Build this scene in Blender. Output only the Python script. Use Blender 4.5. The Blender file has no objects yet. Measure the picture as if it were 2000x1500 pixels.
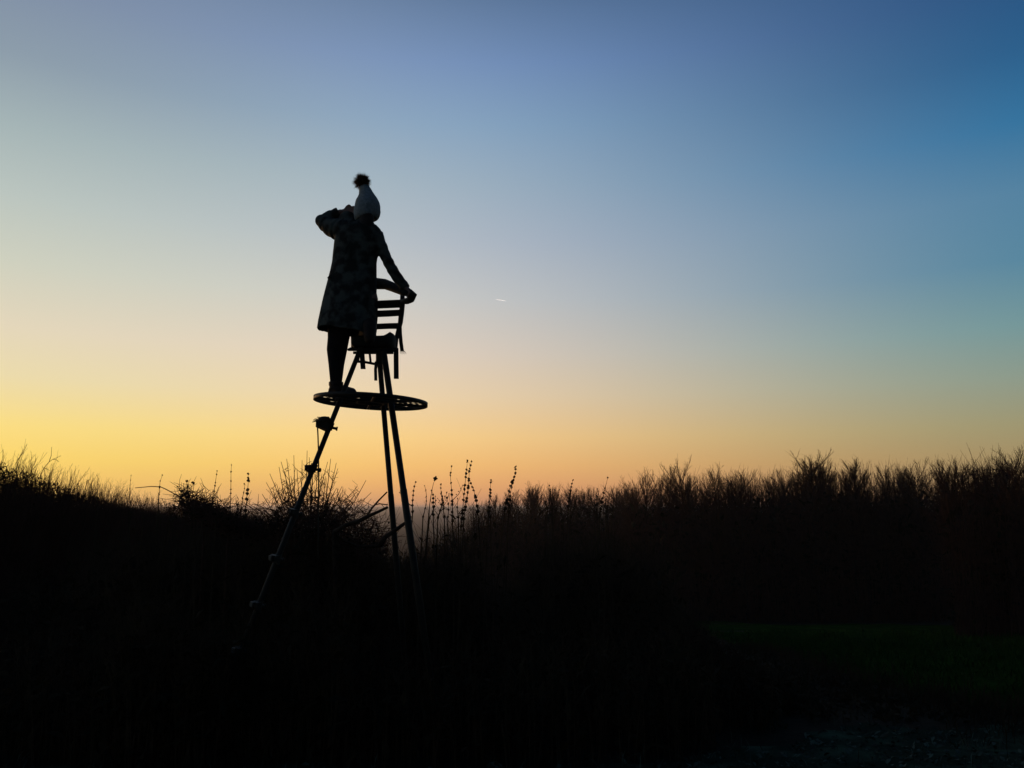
import bpy, bmesh, math, random
import numpy as np
from math import radians as R, sin, cos, pi, sqrt, atan, atan2
from mathutils import Vector, noise

S = bpy.context.scene
COL = S.collection
rng = np.random.default_rng(7)
random.seed(7)

# ------------------------------------------------------------------ camera
EYE = 1.6
FPX = 1540.0                    # focal length in pixels of the 2000 px wide photograph
PITCH = atan(240 / FPX)
cam = bpy.data.cameras.new('camera')
cam_ob = bpy.data.objects.new('camera', cam)
COL.objects.link(cam_ob)
cam.sensor_width = 36.0
cam.lens = FPX / 2000 * 36.0
cam.clip_start = 0.05
cam.clip_end = 80000
cam_ob.location = (0, 0, EYE)
cam_ob.rotation_euler = (R(90) + PITCH, 0, 0)
S.camera = cam_ob
S.view_settings.view_transform = 'Standard'
S.view_settings.look = 'None'
S.view_settings.exposure = 0
S.view_settings.gamma = 1
S.view_settings.use_curve_mapping = False

# ------------------------------------------------------------------ dusk sky
SUN_AZ, SUN_EL = -42.0, 0.8     # degrees; the sun is just outside the frame on the left
KN= [-10.0, 0.0, 1.5, 3.0, 5.0, 8.0, 11.0, 15.0, 19.0, 23.0, 27.0, 31.0, 35.0, 40.0, 50.0, 65.0, 90.0]
RAMPS= [[[0.783, 0.4876, 0.16], [0.7829, 0.4876, 0.16], [0.8336, 0.5936, 0.147], [0.8803, 0.6899, 0.1562], [0.8885, 0.7359, 0.2271], [0.7967, 0.7187, 0.4167], [0.7655, 0.6929, 0.5012], [0.6223, 0.6488, 0.5223], [0.5036, 0.5759, 0.5237], [0.3818, 0.4702, 0.4676], [0.2696, 0.3371, 0.3957], [0.2206, 0.2781, 0.373], [0.1821, 0.2479, 0.3588], [0.1527, 0.2224, 0.3445], [0.1146, 0.1854, 0.3219], [0.08, 0.1477, 0.2957], [0.0482, 0.107, 0.2623]], [[0.7433, 0.3169, 0.1843], [0.7434, 0.3168, 0.1844], [0.9484, 0.4326, 0.1796], [1.0472, 0.55, 0.1994], [1.0803, 0.6671, 0.278], [0.9559, 0.69, 0.436], [0.8347, 0.667, 0.5408], [0.6615, 0.63, 0.6089], [0.5062, 0.5379, 0.6031], [0.4054, 0.4929, 0.5775], [0.2956, 0.4358, 0.6017], [0.2117, 0.3288, 0.5634], [0.1306, 0.2123, 0.3611], [0.0991, 0.1788, 0.3321], [0.068, 0.1434, 0.2997], [0.0433, 0.1101, 0.2649], [0.0232, 0.0762, 0.2232]], [[0.2591, 0.1483, 0.0742], [0.2591, 0.1483, 0.0741], [0.3398, 0.2297, 0.1142], [0.3615, 0.2726, 0.1313], [0.3295, 0.3069, 0.17], [0.2465, 0.3243, 0.2635], [0.1604, 0.3094, 0.3237], [0.083, 0.2365, 0.3509], [0.0806, 0.2235, 0.3615], [0.0257, 0.1682, 0.3464], [0.0173, 0.109, 0.2583], [0.0187, 0.0841, 0.218], [0.0186, 0.0792, 0.2068], [0.0166, 0.0708, 0.1933], [0.0147, 0.0613, 0.1742], [0.0127, 0.0511, 0.1531], [0.0103, 0.0395, 0.1274]], [[0.0887, 0.0685, 0.0685], [0.0887, 0.0685, 0.0685], [0.1006, 0.0743, 0.0796], [0.107, 0.0802, 0.0931], [0.1023, 0.0861, 0.1111], [0.0886, 0.0886, 0.1274], [0.0681, 0.0844, 0.1359], [0.0482, 0.0762, 0.1384], [0.0364, 0.0667, 0.1368], [0.0296, 0.0578, 0.1329], [0.0245, 0.0514, 0.1282], [0.0207, 0.0466, 0.1229], [0.0176, 0.0423, 0.117], [0.0144, 0.0369, 0.1098], [0.0116, 0.0319, 0.1022], [0.0101, 0.0291, 0.0953], [0.0091, 0.0273, 0.0887]]]

world = bpy.data.worlds.new('World')
S.world = world
world.use_nodes = True
# away from the sun the dusk sky goes on darkening, overhead and in the east
for k, top, keep in ((0, .60, 36), (1, .60, 36), (2, .60, 36), (3, .35, -20)):
    for i, e in enumerate(KN):
        f = 1.0 if e <= keep else (top if keep < 0 else 1 + (top - 1) * min(1, (e - keep) / 40))
        RAMPS[k][i] = [v * f for v in RAMPS[k][i]]
def build_sky():
    nt = world.node_tree; nt.nodes.clear()
    N = nt.nodes.new; L = nt.links.new
    def math_(op, a, b=None, clamp=False):
        n = N('ShaderNodeMath'); n.operation = op; n.use_clamp = clamp
        for i, v in enumerate((a, b)):
            if v is None: continue
            if isinstance(v, (int, float)): n.inputs[i].default_value = v
            else: L(v, n.inputs[i])
        return n.outputs[0]
    tc = N('ShaderNodeTexCoord')
    sp = N('ShaderNodeSeparateXYZ'); L(tc.outputs['Generated'], sp.inputs[0])
    el = math_('MULTIPLY', math_('ARCSINE', sp.outputs[2]), 180 / pi)
    fac = math_('DIVIDE', math_('ADD', el, 10.0), 100.0, True)
    # horizontal angle to the sun
    sx, sy = sin(R(SUN_AZ)), cos(R(SUN_AZ))
    dot = math_('ADD', math_('MULTIPLY', sp.outputs[0], sx), math_('MULTIPLY', sp.outputs[1], sy))
    hl = math_('SQRT', math_('ADD', math_('MULTIPLY', sp.outputs[0], sp.outputs[0]), math_('MULTIPLY', sp.outputs[1], sp.outputs[1])))
    cosd = math_('DIVIDE', dot, math_('MAXIMUM', hl, 1e-4))
    cosd = math_('MINIMUM', math_('MAXIMUM', cosd, -1.0), 1.0)
    ang = math_('MULTIPLY', math_('ARCCOSINE', cosd), 180 / pi)
    ramps = []
    for stops in RAMPS:
        r = N('ShaderNodeValToRGB'); e = r.color_ramp.elements
        r.color_ramp.interpolation = 'LINEAR'
        for i, (k, c) in enumerate(zip(KN, stops)):
            p = (k + 10) / 100
            if i == 0: s = e[0]; s.position = 0
            elif i == len(KN) - 1: s = e[len(e) - 1]; s.position = 1
            else: s = e.new(p)
            s.color = (c[0], c[1], c[2], 1)
        L(fac, r.inputs[0]); ramps.append(r.outputs[0])
    cur = ramps[0]
    for r, (a, b) in zip(ramps[1:], ((0, 50), (25, 82), (75, 175))):
        m = N('ShaderNodeMapRange'); m.interpolation_type = 'SMOOTHSTEP'
        m.inputs['From Min'].default_value = a; m.inputs['From Max'].default_value = b
        L(ang, m.inputs['Value'])
        mx = N('ShaderNodeMix'); mx.data_type = 'RGBA'
        L(m.outputs['Result'], mx.inputs['Factor']); L(cur, mx.inputs['A']); L(r, mx.inputs['B'])
        cur = mx.outputs['Result']
    dusk = N('ShaderNodeBackground'); L(cur, dusk.inputs[0]); dusk.inputs[1].default_value = 0.93
    sk = N('ShaderNodeTexSky'); sk.sky_type = 'NISHITA'; sk.sun_disc = False
    sk.sun_elevation = R(SUN_EL); sk.sun_rotation = R(SUN_AZ)
    sk.air_density = 1.2; sk.dust_density = 1.5; sk.ozone_density = 2.5
    air = N('ShaderNodeBackground'); L(sk.outputs[0], air.inputs[0]); air.inputs[1].default_value = 0.03
    add = N('ShaderNodeAddShader'); L(dusk.outputs[0], add.inputs[0]); L(air.outputs[0], add.inputs[1])
    out = N('ShaderNodeOutputWorld'); L(add.outputs[0], out.inputs[0])
build_sky()

# ------------------------------------------------------------------ setting sun
sun = bpy.data.lights.new('sun', 'SUN')
sun.energy = 0.9
sun.angle = R(0.5)
sun.color = (1.0, 0.55, 0.26)
sun_ob = bpy.data.objects.new('sun', sun); COL.objects.link(sun_ob)
SUN_DIR = Vector((sin(R(SUN_AZ)) * cos(R(SUN_EL)), cos(R(SUN_AZ)) * cos(R(SUN_EL)), sin(R(SUN_EL))))
sun_ob.rotation_euler = SUN_DIR.to_track_quat('Z', 'Y').to_euler()

# ------------------------------------------------------------------ helpers
def at(px, py, y):
    """the point at forward distance y that the photograph shows at pixel (px, py)"""
    a, b = (px - 1000) / FPX, (750 - py) / FPX
    v = Vector((a, cos(PITCH) - b * sin(PITCH), sin(PITCH) + b * cos(PITCH)))
    return Vector((0, 0, EYE)) + v * (y / v.y)

def px_m(n, y):                  # n photograph pixels in metres at distance y
    return n * y / FPX

def ss(a, b, x):
    t = min(1.0, max(0.0, (x - a) / (b - a)))
    return t * t * (3 - 2 * t)

MATS = {}
def mat(name, c1, c2=None, scale=8.0, rough=0.8, bump=0.0, bump_scale=40.0, translucent=0.0, spec=0.3, detail=4.0, lo=.35, hi=.65):
    m = bpy.data.materials.new(name); m.use_nodes = True
    nt = m.node_tree; b = nt.nodes['Principled BSDF']
    b.inputs['Roughness'].default_value = rough
    b.inputs['Specular IOR Level'].default_value = spec
    tc = nt.nodes.new('ShaderNodeTexCoord')
    if c2 is None: c2 = tuple(v * .6 for v in c1)
    n = nt.nodes.new('ShaderNodeTexNoise'); n.inputs['Scale'].default_value = scale; n.inputs['Detail'].default_value = detail
    nt.links.new(tc.outputs['Object'], n.inputs['Vector'])
    r = nt.nodes.new('ShaderNodeValToRGB')
    r.color_ramp.elements[0].position = lo; r.color_ramp.elements[1].position = hi
    r.color_ramp.elements[0].color = (*c2, 1); r.color_ramp.elements[1].color = (*c1, 1)
    nt.links.new(n.outputs['Fac'], r.inputs[0]); nt.links.new(r.outputs[0], b.inputs['Base Color'])
    if bump:
        n2 = nt.nodes.new('ShaderNodeTexNoise'); n2.inputs['Scale'].default_value = bump_scale; n2.inputs['Detail'].default_value = 5
        nt.links.new(tc.outputs['Object'], n2.inputs['Vector'])
        bp = nt.nodes.new('ShaderNodeBump'); bp.inputs['Strength'].default_value = bump; bp.inputs['Distance'].default_value = .02
        nt.links.new(n2.outputs['Fac'], bp.inputs['Height']); nt.links.new(bp.outputs[0], b.inputs['Normal'])
    if translucent:
        t = nt.nodes.new('ShaderNodeBsdfTranslucent'); nt.links.new(r.outputs[0], t.inputs[0])
        mx = nt.nodes.new('ShaderNodeMixShader'); mx.inputs[0].default_value = translucent
        nt.links.new(b.outputs[0], mx.inputs[1]); nt.links.new(t.outputs[0], mx.inputs[2])
        nt.links.new(mx.outputs[0], nt.nodes['Material Output'].inputs[0])
    MATS[name] = m
    return m

M_bark = mat('bark', (.050, .034, .024), (.022, .016, .012), 12, .9, .4, spec=.05)
M_twig = mat('twig', (.070, .034, .022), (.036, .019, .013), 3, .85, spec=.05)
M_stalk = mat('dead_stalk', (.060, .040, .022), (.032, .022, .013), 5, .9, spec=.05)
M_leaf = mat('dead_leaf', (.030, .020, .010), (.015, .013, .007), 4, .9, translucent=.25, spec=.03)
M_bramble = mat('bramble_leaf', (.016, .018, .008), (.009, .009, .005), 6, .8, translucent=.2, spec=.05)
M_steel = mat('painted_steel', (.020, .019, .014), (.012, .011, .009), 14, .6, .15, 90, spec=.16)
M_glint = mat('glint_steel', (.085, .075, .06), (.022, .018, .014), 30, .45, .2, 120, spec=.4)  # paler steel, its tone stands in for glints on the lower steps
M_web = mat('webbing', (.026, .022, .018), (.014, .012, .010), 60, .9, .3, 300)
M_pad = mat('foam_pad', (.024, .024, .018), (.012, .012, .010), 20, .85, .4, 60)
M_coat = mat('patterned_coat', (.070, .078, .066), (.018, .019, .017), 12, .9, .3, 70, spec=.08, detail=3, lo=.42, hi=.60)
M_legging = mat('legging', (.010, .010, .012), (.007, .007, .008), 20, .9, .2, 200, spec=.03)
M_boot = mat('boot_leather', (.030, .018, .012), (.016, .010, .008), 25, .7, .3, 80, spec=.15)
M_skin = mat('skin', (.24, .13, .09), (.20, .11, .075), 30, .6)
M_hair = mat('hair', (.014, .009, .006), (.008, .005, .004), 60, .7, .5, 120)
M_hat = mat('knit_hat', (.30, .33, .32), (.21, .23, .225), 60, .95, .8, 130)
M_fur = mat('pompom_fur', (.20, .10, .05), (.10, .05, .03), 30, .9, translucent=.6, spec=.05)
M_rope = mat('rope', (.055, .045, .028), (.03, .024, .016), 80, .9, .5, 200)
M_eye = mat('eye', (.5, .5, .48), (.4, .4, .38), 5, .2)

def link(name, me, m, parent=None):
    o = bpy.data.objects.new(name, me); COL.objects.link(o)
    if m is not None and me is not None and len(me.materials) == 0: me.materials.append(m)
    if parent is not None: o.parent = parent
    return o

def origin_of(o):
    v = Vector(o.location)
    while o.parent is not None:
        o = o.parent; v = v + Vector(o.location)
    return v

def tag(o, label=None, cat=None, group=None, kind=None):
    if label: o['label'] = label
    if cat: o['category'] = cat
    if group: o['group'] = group
    if kind: o['kind'] = kind
    return o

def empty(name, loc, label, cat, group=None):
    o = bpy.data.objects.new(name, None); COL.objects.link(o); o.location = loc
    o.empty_display_size = .1
    return tag(o, label, cat, group)

def copy_tree(o, parent=None):
    c = o.copy(); COL.objects.link(c)
    if parent is not None: c.parent = parent
    for ch in list(o.children): copy_tree(ch, c)
    return c

class MB:
    """collects shapes in world space; build() links them as one mesh object"""
    def __init__(s): s.v, s.f, s.sm = [], [], []
    def add(s, vs, fs, smooth=True):
        k = len(s.v); s.v += [Vector(p) for p in vs]
        s.f += [tuple(k + i for i in f) for f in fs]; s.sm += [smooth] * len(fs)
    def tube(s, pts, rad, n=8, cap=True, flat=1.0, up=None, smooth=True):
        pts = [Vector(p) for p in pts]
        if isinstance(rad, (int, float)): rad = [rad] * len(pts)
        vs, fs = [], []; u = None
        for i, p in enumerate(pts):
            t = (pts[min(i + 1, len(pts) - 1)] - pts[max(i - 1, 0)]).normalized()
            if u is None:
                a = Vector(up) if up else (Vector((0, 0, 1)) if abs(t.z) < .9 else Vector((1, 0, 0)))
                u = (a - t * a.dot(t)).normalized()
            else: u = (u - t * u.dot(t)).normalized()
            w = t.cross(u)
            for k in range(n):
                an = 2 * pi * k / n
                vs.append(p + (u * cos(an) + w * sin(an) * flat) * rad[i])
        for i in range(len(pts) - 1):
            for k in range(n):
                a = i * n + k; b = i * n + (k + 1) % n
                fs.append((a, b, b + n, a + n))
        if cap:
            fs.append(tuple(range(n))[::-1]); fs.append(tuple((len(pts) - 1) * n + k for k in range(n)))
        s.add(vs, fs, smooth); return s
    def strap(s, pts, w, t, side):
        """a flat band along pts, width w along side"""
        side = Vector(side).normalized(); vs, fs = [], []
        pts = [Vector(p) for p in pts]
        for i, p in enumerate(pts):
            d = (pts[min(i + 1, len(pts) - 1)] - pts[max(i - 1, 0)]).normalized()
            nn = d.cross(side).normalized()
            for a, b in ((-1, -1), (1, -1), (1, 1), (-1, 1)): vs.append(p + side * (w / 2 * a) + nn * (t / 2 * b))
        for i in range(len(pts) - 1):
            for k in range(4):
                a = i * 4 + k; b = i * 4 + (k + 1) % 4
                fs.append((a, b, b + 4, a + 4))
        m = (len(pts) - 1) * 4
        fs += [(3, 2, 1, 0), (m, m + 1, m + 2, m + 3)]
        s.add(vs, fs, False); return s
    def rings(s, rings, cap=True, smooth=True):
        n = len(rings[0]); vs = [p for r in rings for p in r]; fs = []
        for i in range(len(rings) - 1):
            for k in range(n):
                a = i * n + k; b = i * n + (k + 1) % n
                fs.append((a, b, b + n, a + n))
        if cap:
            fs.append(tuple(range(n))[::-1]); fs.append(tuple((len(rings) - 1) * n + k for k in range(n)))
        s.add(vs, fs, smooth); return s
    def ball(s, c, r, nu=12, nv=8, sc=(1, 1, 1)):
        c = Vector(c); rs = []
        for j in range(nv + 1):
            th = pi * (j + .001) / (nv + .002)
            rs.append([c + Vector((r * sc[0] * sin(th) * cos(2 * pi * k / nu), r * sc[1] * sin(th) * sin(2 * pi * k / nu), r * sc[2] * cos(th))) for k in range(nu)])
        return s.rings(rs)
    def box(s, c, ax, ay, az):
        """box at c with half-axes ax, ay, az (vectors)"""
        c, ax, ay, az = Vector(c), Vector(ax), Vector(ay), Vector(az)
        vs = [c + ax * i + ay * j + az * k for i in (-1, 1) for j in (-1, 1) for k in (-1, 1)]
        s.add(vs, [(0, 1, 3, 2), (4, 6, 7, 5), (0, 4, 5, 1), (2, 3, 7, 6), (0, 2, 6, 4), (1, 5, 7, 3)], False); return s
    def octa(s, c, r, sz=1.0):
        c = Vector(c)
        s.add([c + Vector((r, 0, 0)), c + Vector((0, r, 0)), c - Vector((r, 0, 0)), c - Vector((0, r, 0)), c + Vector((0, 0, r * sz)), c - Vector((0, 0, r * sz))],
              [(0, 1, 4), (1, 2, 4), (2, 3, 4), (3, 0, 4), (1, 0, 5), (2, 1, 5), (3, 2, 5), (0, 3, 5)]); return s
    def mesh(s, name, org=Vector((0, 0, 0))):
        me = bpy.data.meshes.new(name)
        me.from_pydata([tuple(p - org) for p in s.v], [], s.f)
        me.polygons.foreach_set('use_smooth', s.sm); me.update()
        return me
    def build(s, name, m, parent=None, org=None):
        if org is None: org = origin_of(parent) if parent is not None else Vector((0, 0, 0))
        o = link(name, s.mesh(name, Vector(org)), m, parent)
        if parent is None: o.location = org
        return o

def fused(mb, name, voxel, m, parent, smooth=4):
    """one continuous surface out of overlapping closed shapes"""
    o = mb.build(name, m, parent)
    md = o.modifiers.new('r', 'REMESH'); md.mode = 'VOXEL'; md.voxel_size = voxel; md.use_smooth_shade = True
    if smooth:
        sm = o.modifiers.new('s', 'SMOOTH'); sm.factor = .5; sm.iterations = smooth
    dg = bpy.context.evaluated_depsgraph_get()
    me = bpy.data.meshes.new_from_object(o.evaluated_get(dg))
    o.modifiers.clear(); old = o.data; o.data = me; bpy.data.meshes.remove(old); me.name = name
    if len(me.materials) == 0: me.materials.append(m)
    return o

def np_mesh(name, co, faces, smooth=False):
    """fast mesh from an (n,3) array and an (m,k) face array"""
    me = bpy.data.meshes.new(name)
    n, m, k = len(co), len(faces), faces.shape[1]
    me.vertices.add(n); me.vertices.foreach_set('co', np.ascontiguousarray(co, np.float32).ravel())
    me.loops.add(m * k); me.loops.foreach_set('vertex_index', np.ascontiguousarray(faces, np.int32).ravel())
    me.polygons.add(m); me.polygons.foreach_set('loop_start', np.arange(0, m * k, k, dtype=np.int32))
    try: me.polygons.foreach_set('loop_total', np.full(m, k, np.int32))
    except Exception: pass
    if smooth: me.polygons.foreach_set('use_smooth', np.ones(m, bool))
    me.update(calc_edges=True); me.validate()
    return me

class Twigs:
    """three-sided tapered twigs of two segments each, gathered and meshed in one go"""
    def __init__(s): s.a = []
    def add(s, p0, p1, p2, r0, r2): s.a.append((*p0, *p1, *p2, r0, r2))
    def mesh(s, name, arr=None):
        A = np.array(s.a if arr is None else arr, float)
        P = [A[:, 0:3], A[:, 3:6], A[:, 6:9]]; r0, r2 = A[:, 9], A[:, 10]
        rad = [r0, (r0 + r2) / 2, r2]
        t = P[2] - P[0]; t /= np.linalg.norm(t, axis=1, keepdims=True) + 1e-9
        ref = np.where(np.abs(t[:, 2:3]) < .9, np.array([[0, 0, 1.]]), np.array([[1., 0, 0]]))
        u = np.cross(t, ref); u /= np.linalg.norm(u, axis=1, keepdims=True) + 1e-9
        w = np.cross(t, u)
        n = len(A); co = np.empty((n, 9, 3))
        for j in range(3):
            for k in range(3):
                an = 2 * pi * k / 3
                co[:, j * 3 + k] = P[j] + (u * cos(an) + w * sin(an)) * rad[j][:, None]
        f = []
        for j in range(2):
            for k in range(3):
                a, b = j * 3 + k, j * 3 + (k + 1) % 3
                f.append((a, b, b + 3, a + 3))
        F = (np.array(f)[None] + (np.arange(n) * 9)[:, None, None]).reshape(-1, 4)
        return np_mesh(name, co.reshape(-1, 3), F, True)

def leaf_mesh(name, pos, length, width, yaw, pitch, roll):
    """bent leaves of two quads each, arrays in"""
    n = len(pos)
    d = np.stack([np.cos(yaw) * np.cos(pitch), np.sin(yaw) * np.cos(pitch), np.sin(pitch)], 1)
    side = np.stack([-np.sin(yaw), np.cos(yaw), np.zeros(n)], 1)
    nn = np.cross(d, side)
    side = side * np.cos(roll)[:, None] + nn * np.sin(roll)[:, None]
    nn = np.cross(d, side)
    co = np.empty((n, 6, 3)); L = length[:, None]; W = width[:, None]
    mid = pos + d * L * .5 + nn * L * .12
    co[:, 0] = pos - side * W * .15; co[:, 1] = pos + side * W * .15
    co[:, 2] = mid + side * W * .5; co[:, 3] = mid - side * W * .5
    tip = pos + d * L
    co[:, 4] = tip + side * W * .08; co[:, 5] = tip - side * W * .08
    F = (np.array([[0, 1, 2, 3], [3, 2, 4, 5]])[None] + (np.arange(n) * 6)[:, None, None]).reshape(-1, 4)
    return np_mesh(name, co.reshape(-1, 3), F)

# ------------------------------------------------------------------ terrain
PY = [-400, -30, 0, 5, 8, 14, 25, 45, 70, 120, 400, 1500, 3000, 4600, 6200, 9000]
PZ = [0, 0, 0, -.12, -.40, -1.05, -2.5, -4.6, -6.0, -8.5, -20, -30, -20, -3, 2.0, 0]
BY = [-400, 0, 8, 20, 32, 45, 70, 120, 400, 9000]
BZ = [0, .05, .10, .00, -.20, -.9, -3.5, -8, -20, -20]
def zg(x, y):
    z = float(np.interp(y, PY, PZ))
    if y < 400:
        t = 1 - ss(-7.0 - .16 * max(0, y - 10), -3.2 - .16 * max(0, y - 10), x)
        if t > 0: z = z * (1 - t) + float(np.interp(y, BY, BZ)) * t
    if y > 300: z += 5.0 * ss(300, 4000, y) * noise.noise((x / 1400, y / 1400, 3.1))
    if 0 < y < 60 and abs(x) < 60: z += .05 * noise.noise((x * .7, y * .7, 0)) + .02 * noise.noise((x * 2.3, y * 2.3, 5))
    return z

def sheet(name, xs, ys, m, kind='structure', dz=0.0, inside=None):
    idx = {}; vs = []; fs = []
    nx = len(xs)
    for y in ys:
        for x in xs: vs.append((x, y, zg(x, y) + dz))
    for j in range(len(ys) - 1):
        for i in range(nx - 1):
            if inside is not None:
                cx, cy = (xs[i] + xs[i + 1]) / 2, (ys[j] + ys[j + 1]) / 2
                if not inside(cx, cy): continue
            a = j * nx + i
            fs.append((a, a + 1, a + 1 + nx, a + nx))
    me = bpy.data.meshes.new(name); me.from_pydata(vs, [], fs)
    me.polygons.foreach_set('use_smooth', [True] * len(fs)); me.update()
    if inside is not None:
        bm = bmesh.new(); bm.from_mesh(me)
        bmesh.ops.delete(bm, geom=[v for v in bm.verts if not v.link_faces], context='VERTS')
        bm.to_mesh(me); bm.free()
    o = link(name, me, m); o['kind'] = kind
    return o

def geo(a, b, n, first):           # spacing that grows from first
    lo, hi = 1.0001, 3.0
    for _ in range(60):
        q = (lo + hi) / 2
        if first * (q ** n - 1) / (q - 1) > b - a: hi = q
        else: lo = q
    return [a + first * (q ** k - 1) / (q - 1) for k in range(1, n + 1)]

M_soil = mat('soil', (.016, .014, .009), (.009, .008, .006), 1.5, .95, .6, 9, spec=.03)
M_grass = mat('winter_grass', (.016, .042, .006), (.007, .022, .004), 1.2, .95, .5, 20, spec=.0)
def frost_material():
    m = mat('frosty_ground', (.050, .078, .048), (.016, .024, .016), 2.2, .95, .8, 30, spec=0.0, detail=9, lo=.45, hi=.72)
    return m
M_frost = frost_material()

xs_near = [i * .3 for i in range(-40, 41)]
xs = [-v for v in geo(12, 9000, 40, .5)][::-1] + xs_near + geo(12, 9000, 40, .5)
ys = [-v for v in geo(0, 400, 14, 1.0)][::-1] + [i * .3 for i in range(0, 51)] + geo(15, 9000, 70, .5)
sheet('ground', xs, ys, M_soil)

def in_field(x, y):                # the green field to the right, running down to the trees
    if y < 6.2 or y > 39 + 6 * noise.noise((x * .16, 3, 3)) + 2 * noise.noise((x * .7, 3, 8)): return False
    if y < 11: e = 4.9 - .03 * (y - 7) + .35 * noise.noise((y * .8, 1, 1))
    else: e = 4.75 + (y - 11) * .13 + .5 * noise.noise((y * .4, 1, 1))
    return x > e
sheet('field', [3.6 + .12 * i for i in range(0, 60)] + geo(10.7, 70, 60, .15), [6 + .12 * i for i in range(0, 60)] + geo(13.1, 42.5, 50, .15), M_grass, dz=.03, inside=in_field)

def in_path(x, y):                 # frosted bare strip along the near edge of the thicket
    far = 5.75 + .2 * ss(-1, 1.5, x) + 1.5 * ss(1.0, 3.4, x) + .35 * noise.noise((x * .9, 2, 7)) + .15 * noise.noise((x * 3, 2, 9))
    return 2.0 < y < far and x < 5.3 + .3 * noise.noise((y, 4, 4))
sheet('path', [-4.5 + .1 * i for i in range(0, 102)], [1.9 + .1 * i for i in range(0, 70)], M_frost, dz=.015, inside=in_path)

# ------------------------------------------------------------------ tripod high seat
Y0 = 6.45
PLAT = at(725, 785, Y0)
def foot_at(px, y):                # where a leg meets the ground
    a = at(px, 1000, y); return Vector((a.x, a.y, zg(a.x, a.y) - .04))

stand_base = foot_at(640, 6.5)
stand = empty('tripod_stand', (stand_base.x, stand_base.y, zg(stand_base.x, stand_base.y)),
              'tall three-legged metal high seat with round platform standing in the thicket', 'high seat')

# leg A carries the rungs and comes towards the camera on the left
A0 = at(703, 684, 6.42); A1 = at(474, 1262, 5.95)
dA = (A1 - A0); kA = (zg(A1.x, A1.y) - .05 - A0.z) / dA.z
A1 = A0 + dA * kA
B0 = at(740, 688, 6.52); Bm = at(754.6, 862, 6.62); dB = Bm - B0
B1 = B0 + dB * ((zg(Bm.x, 7.2) - .05 - B0.z) / dB.z)
C0 = at(749.5, 688, 6.40); Cm = at(774.4, 862, 6.33); dC = Cm - C0
C1 = C0 + dC * ((zg(Cm.x, 6) - .05 - C0.z) / dC.z)
legs = []
for p0, p1, r in ((A0, A1, .0205), (B0, B1, .0225), (C0, C1, .0255)):
    mb = MB(); d = (p1 - p0)
    mb.tube([p0 - d.normalized() * .03, p0 + d * .36, p0 + d * .361, p0 + d * .7, p0 + d * .701, p1], [r, r, r * 1.1, r * 1.1, r, r], 12)
    legs.append(mb.build('leg', M_steel, stand))
    fb = MB(); fb.tube([p1 + Vector((0, 0, -.02)), p1 + Vector((0, 0, .015))], .07, 14); fb.build('foot_plate', M_steel, legs[-1])
# rungs: wedge brackets sticking out of leg A to the left
def on_A(py):
    lo, hi = 0.0, 1.0
    for _ in range(40):
        t = (lo + hi) / 2; p = A0 + (A1 - A0) * t; q = Vector((p.x, p.y, p.z - EYE))
        f = q.y * cos(PITCH) + q.z * sin(PITCH); u = -q.y * sin(PITCH) + q.z * cos(PITCH)
        if 750 - FPX * u / f < py: lo = t
        else: hi = t
    return A0 + (A1 - A0) * lo
tA = (A1 - A0).normalized()
for i, py in enumerate((832, 914, 1000, 1090, 1181, 1270, 1362)):
    p = on_A(py); mb = MB()
    out = Vector((-.40, -.91, .06)).normalized()
    if i == 0: out = Vector((-.97, -.22, .16)).normalized()
    if i == 1: out = Vector((-.80, -.60, .05)).normalized()
    side = tA.cross(out).normalized()
    if i == 0: wl, w = .112, .045
    else: wl, w = .055, (.040 if i == 1 else .032)
    # collar round the leg
    mb.tube([p - tA * .03, p + tA * .03], .029 if i < 2 else .0245, 10)
    # tapered tread: top plate, deeper at the leg
    tip = p + out * wl
    up = Vector((0, 0, 1))
    v = []
    for q, h, ww in ((p + out * .01 + up * .024, .072, w), (tip + up * .020, .040, w * .9)):
        for a, b in ((-1, 0), (1, 0), (1, -1), (-1, -1)): v.append(q + side * ww * a + up * h * b)
    mb.add(v, [(3, 2, 1, 0), (4, 5, 6, 7), (0, 1, 5, 4), (1, 2, 6, 5), (2, 3, 7, 6), (3, 0, 4, 7)], False)
    if i: mb.tube([tip - up * .024, tip + up * .018], .016 if i == 1 else .009, 8)
    mb.tube([p - out * .01 - up * .01, p - out * .055 - up * .012], .011, 8)       # bolt on the other side
    mb.tube([p - out * .05 - up * .012, p - out * .062 - up * .012], .017, 6)
    st = mb.build('step', M_steel, legs[0])
    if i in (3, 4, 5):                 # glint painted in as a small paler block on the outer end
        e_ = tip + up * (.006 if i > 3 else .0)
        MB().box(e_ - Vector((.012, 0, 0)), side * .012, out * .016, up * .017).build('glint_end', M_glint, st)

# round platform, seen from below
tilt = R(2.6)
pu = Vector((cos(tilt), 0, -sin(tilt))); pv = Vector((0, 1, 0)); pw = pu.cross(pv)
PR = px_m(111, Y0) * 1.0
def disc(r, a, h=0): return PLAT + pu * (r * cos(a)) + pv * (r * sin(a)) + pw * h
def hoop(mb, r, w, h0, h1, n=72):
    rs = []
    for k in range(n + 1):
        a = 2 * pi * k / n
        rs.append([disc(r - w / 2, a, h0), disc(r + w / 2, a, h0), disc(r + w / 2, a, h1), disc(r - w / 2, a, h1)])
    mb.rings(rs, cap=False)
platform = MB(); hoop(platform, PR - .006, .012, -.015, .017); platform = platform.build('platform', M_steel, stand)
mb = MB(); hoop(mb, PR * .62, .016, -.008, .008); mb.build('inner_ring', M_steel, platform)
mb = MB(); hoop(mb, PR * .24, .03, -.014, .014, 32); mb.build('centre_ring', M_steel, platform)
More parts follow.
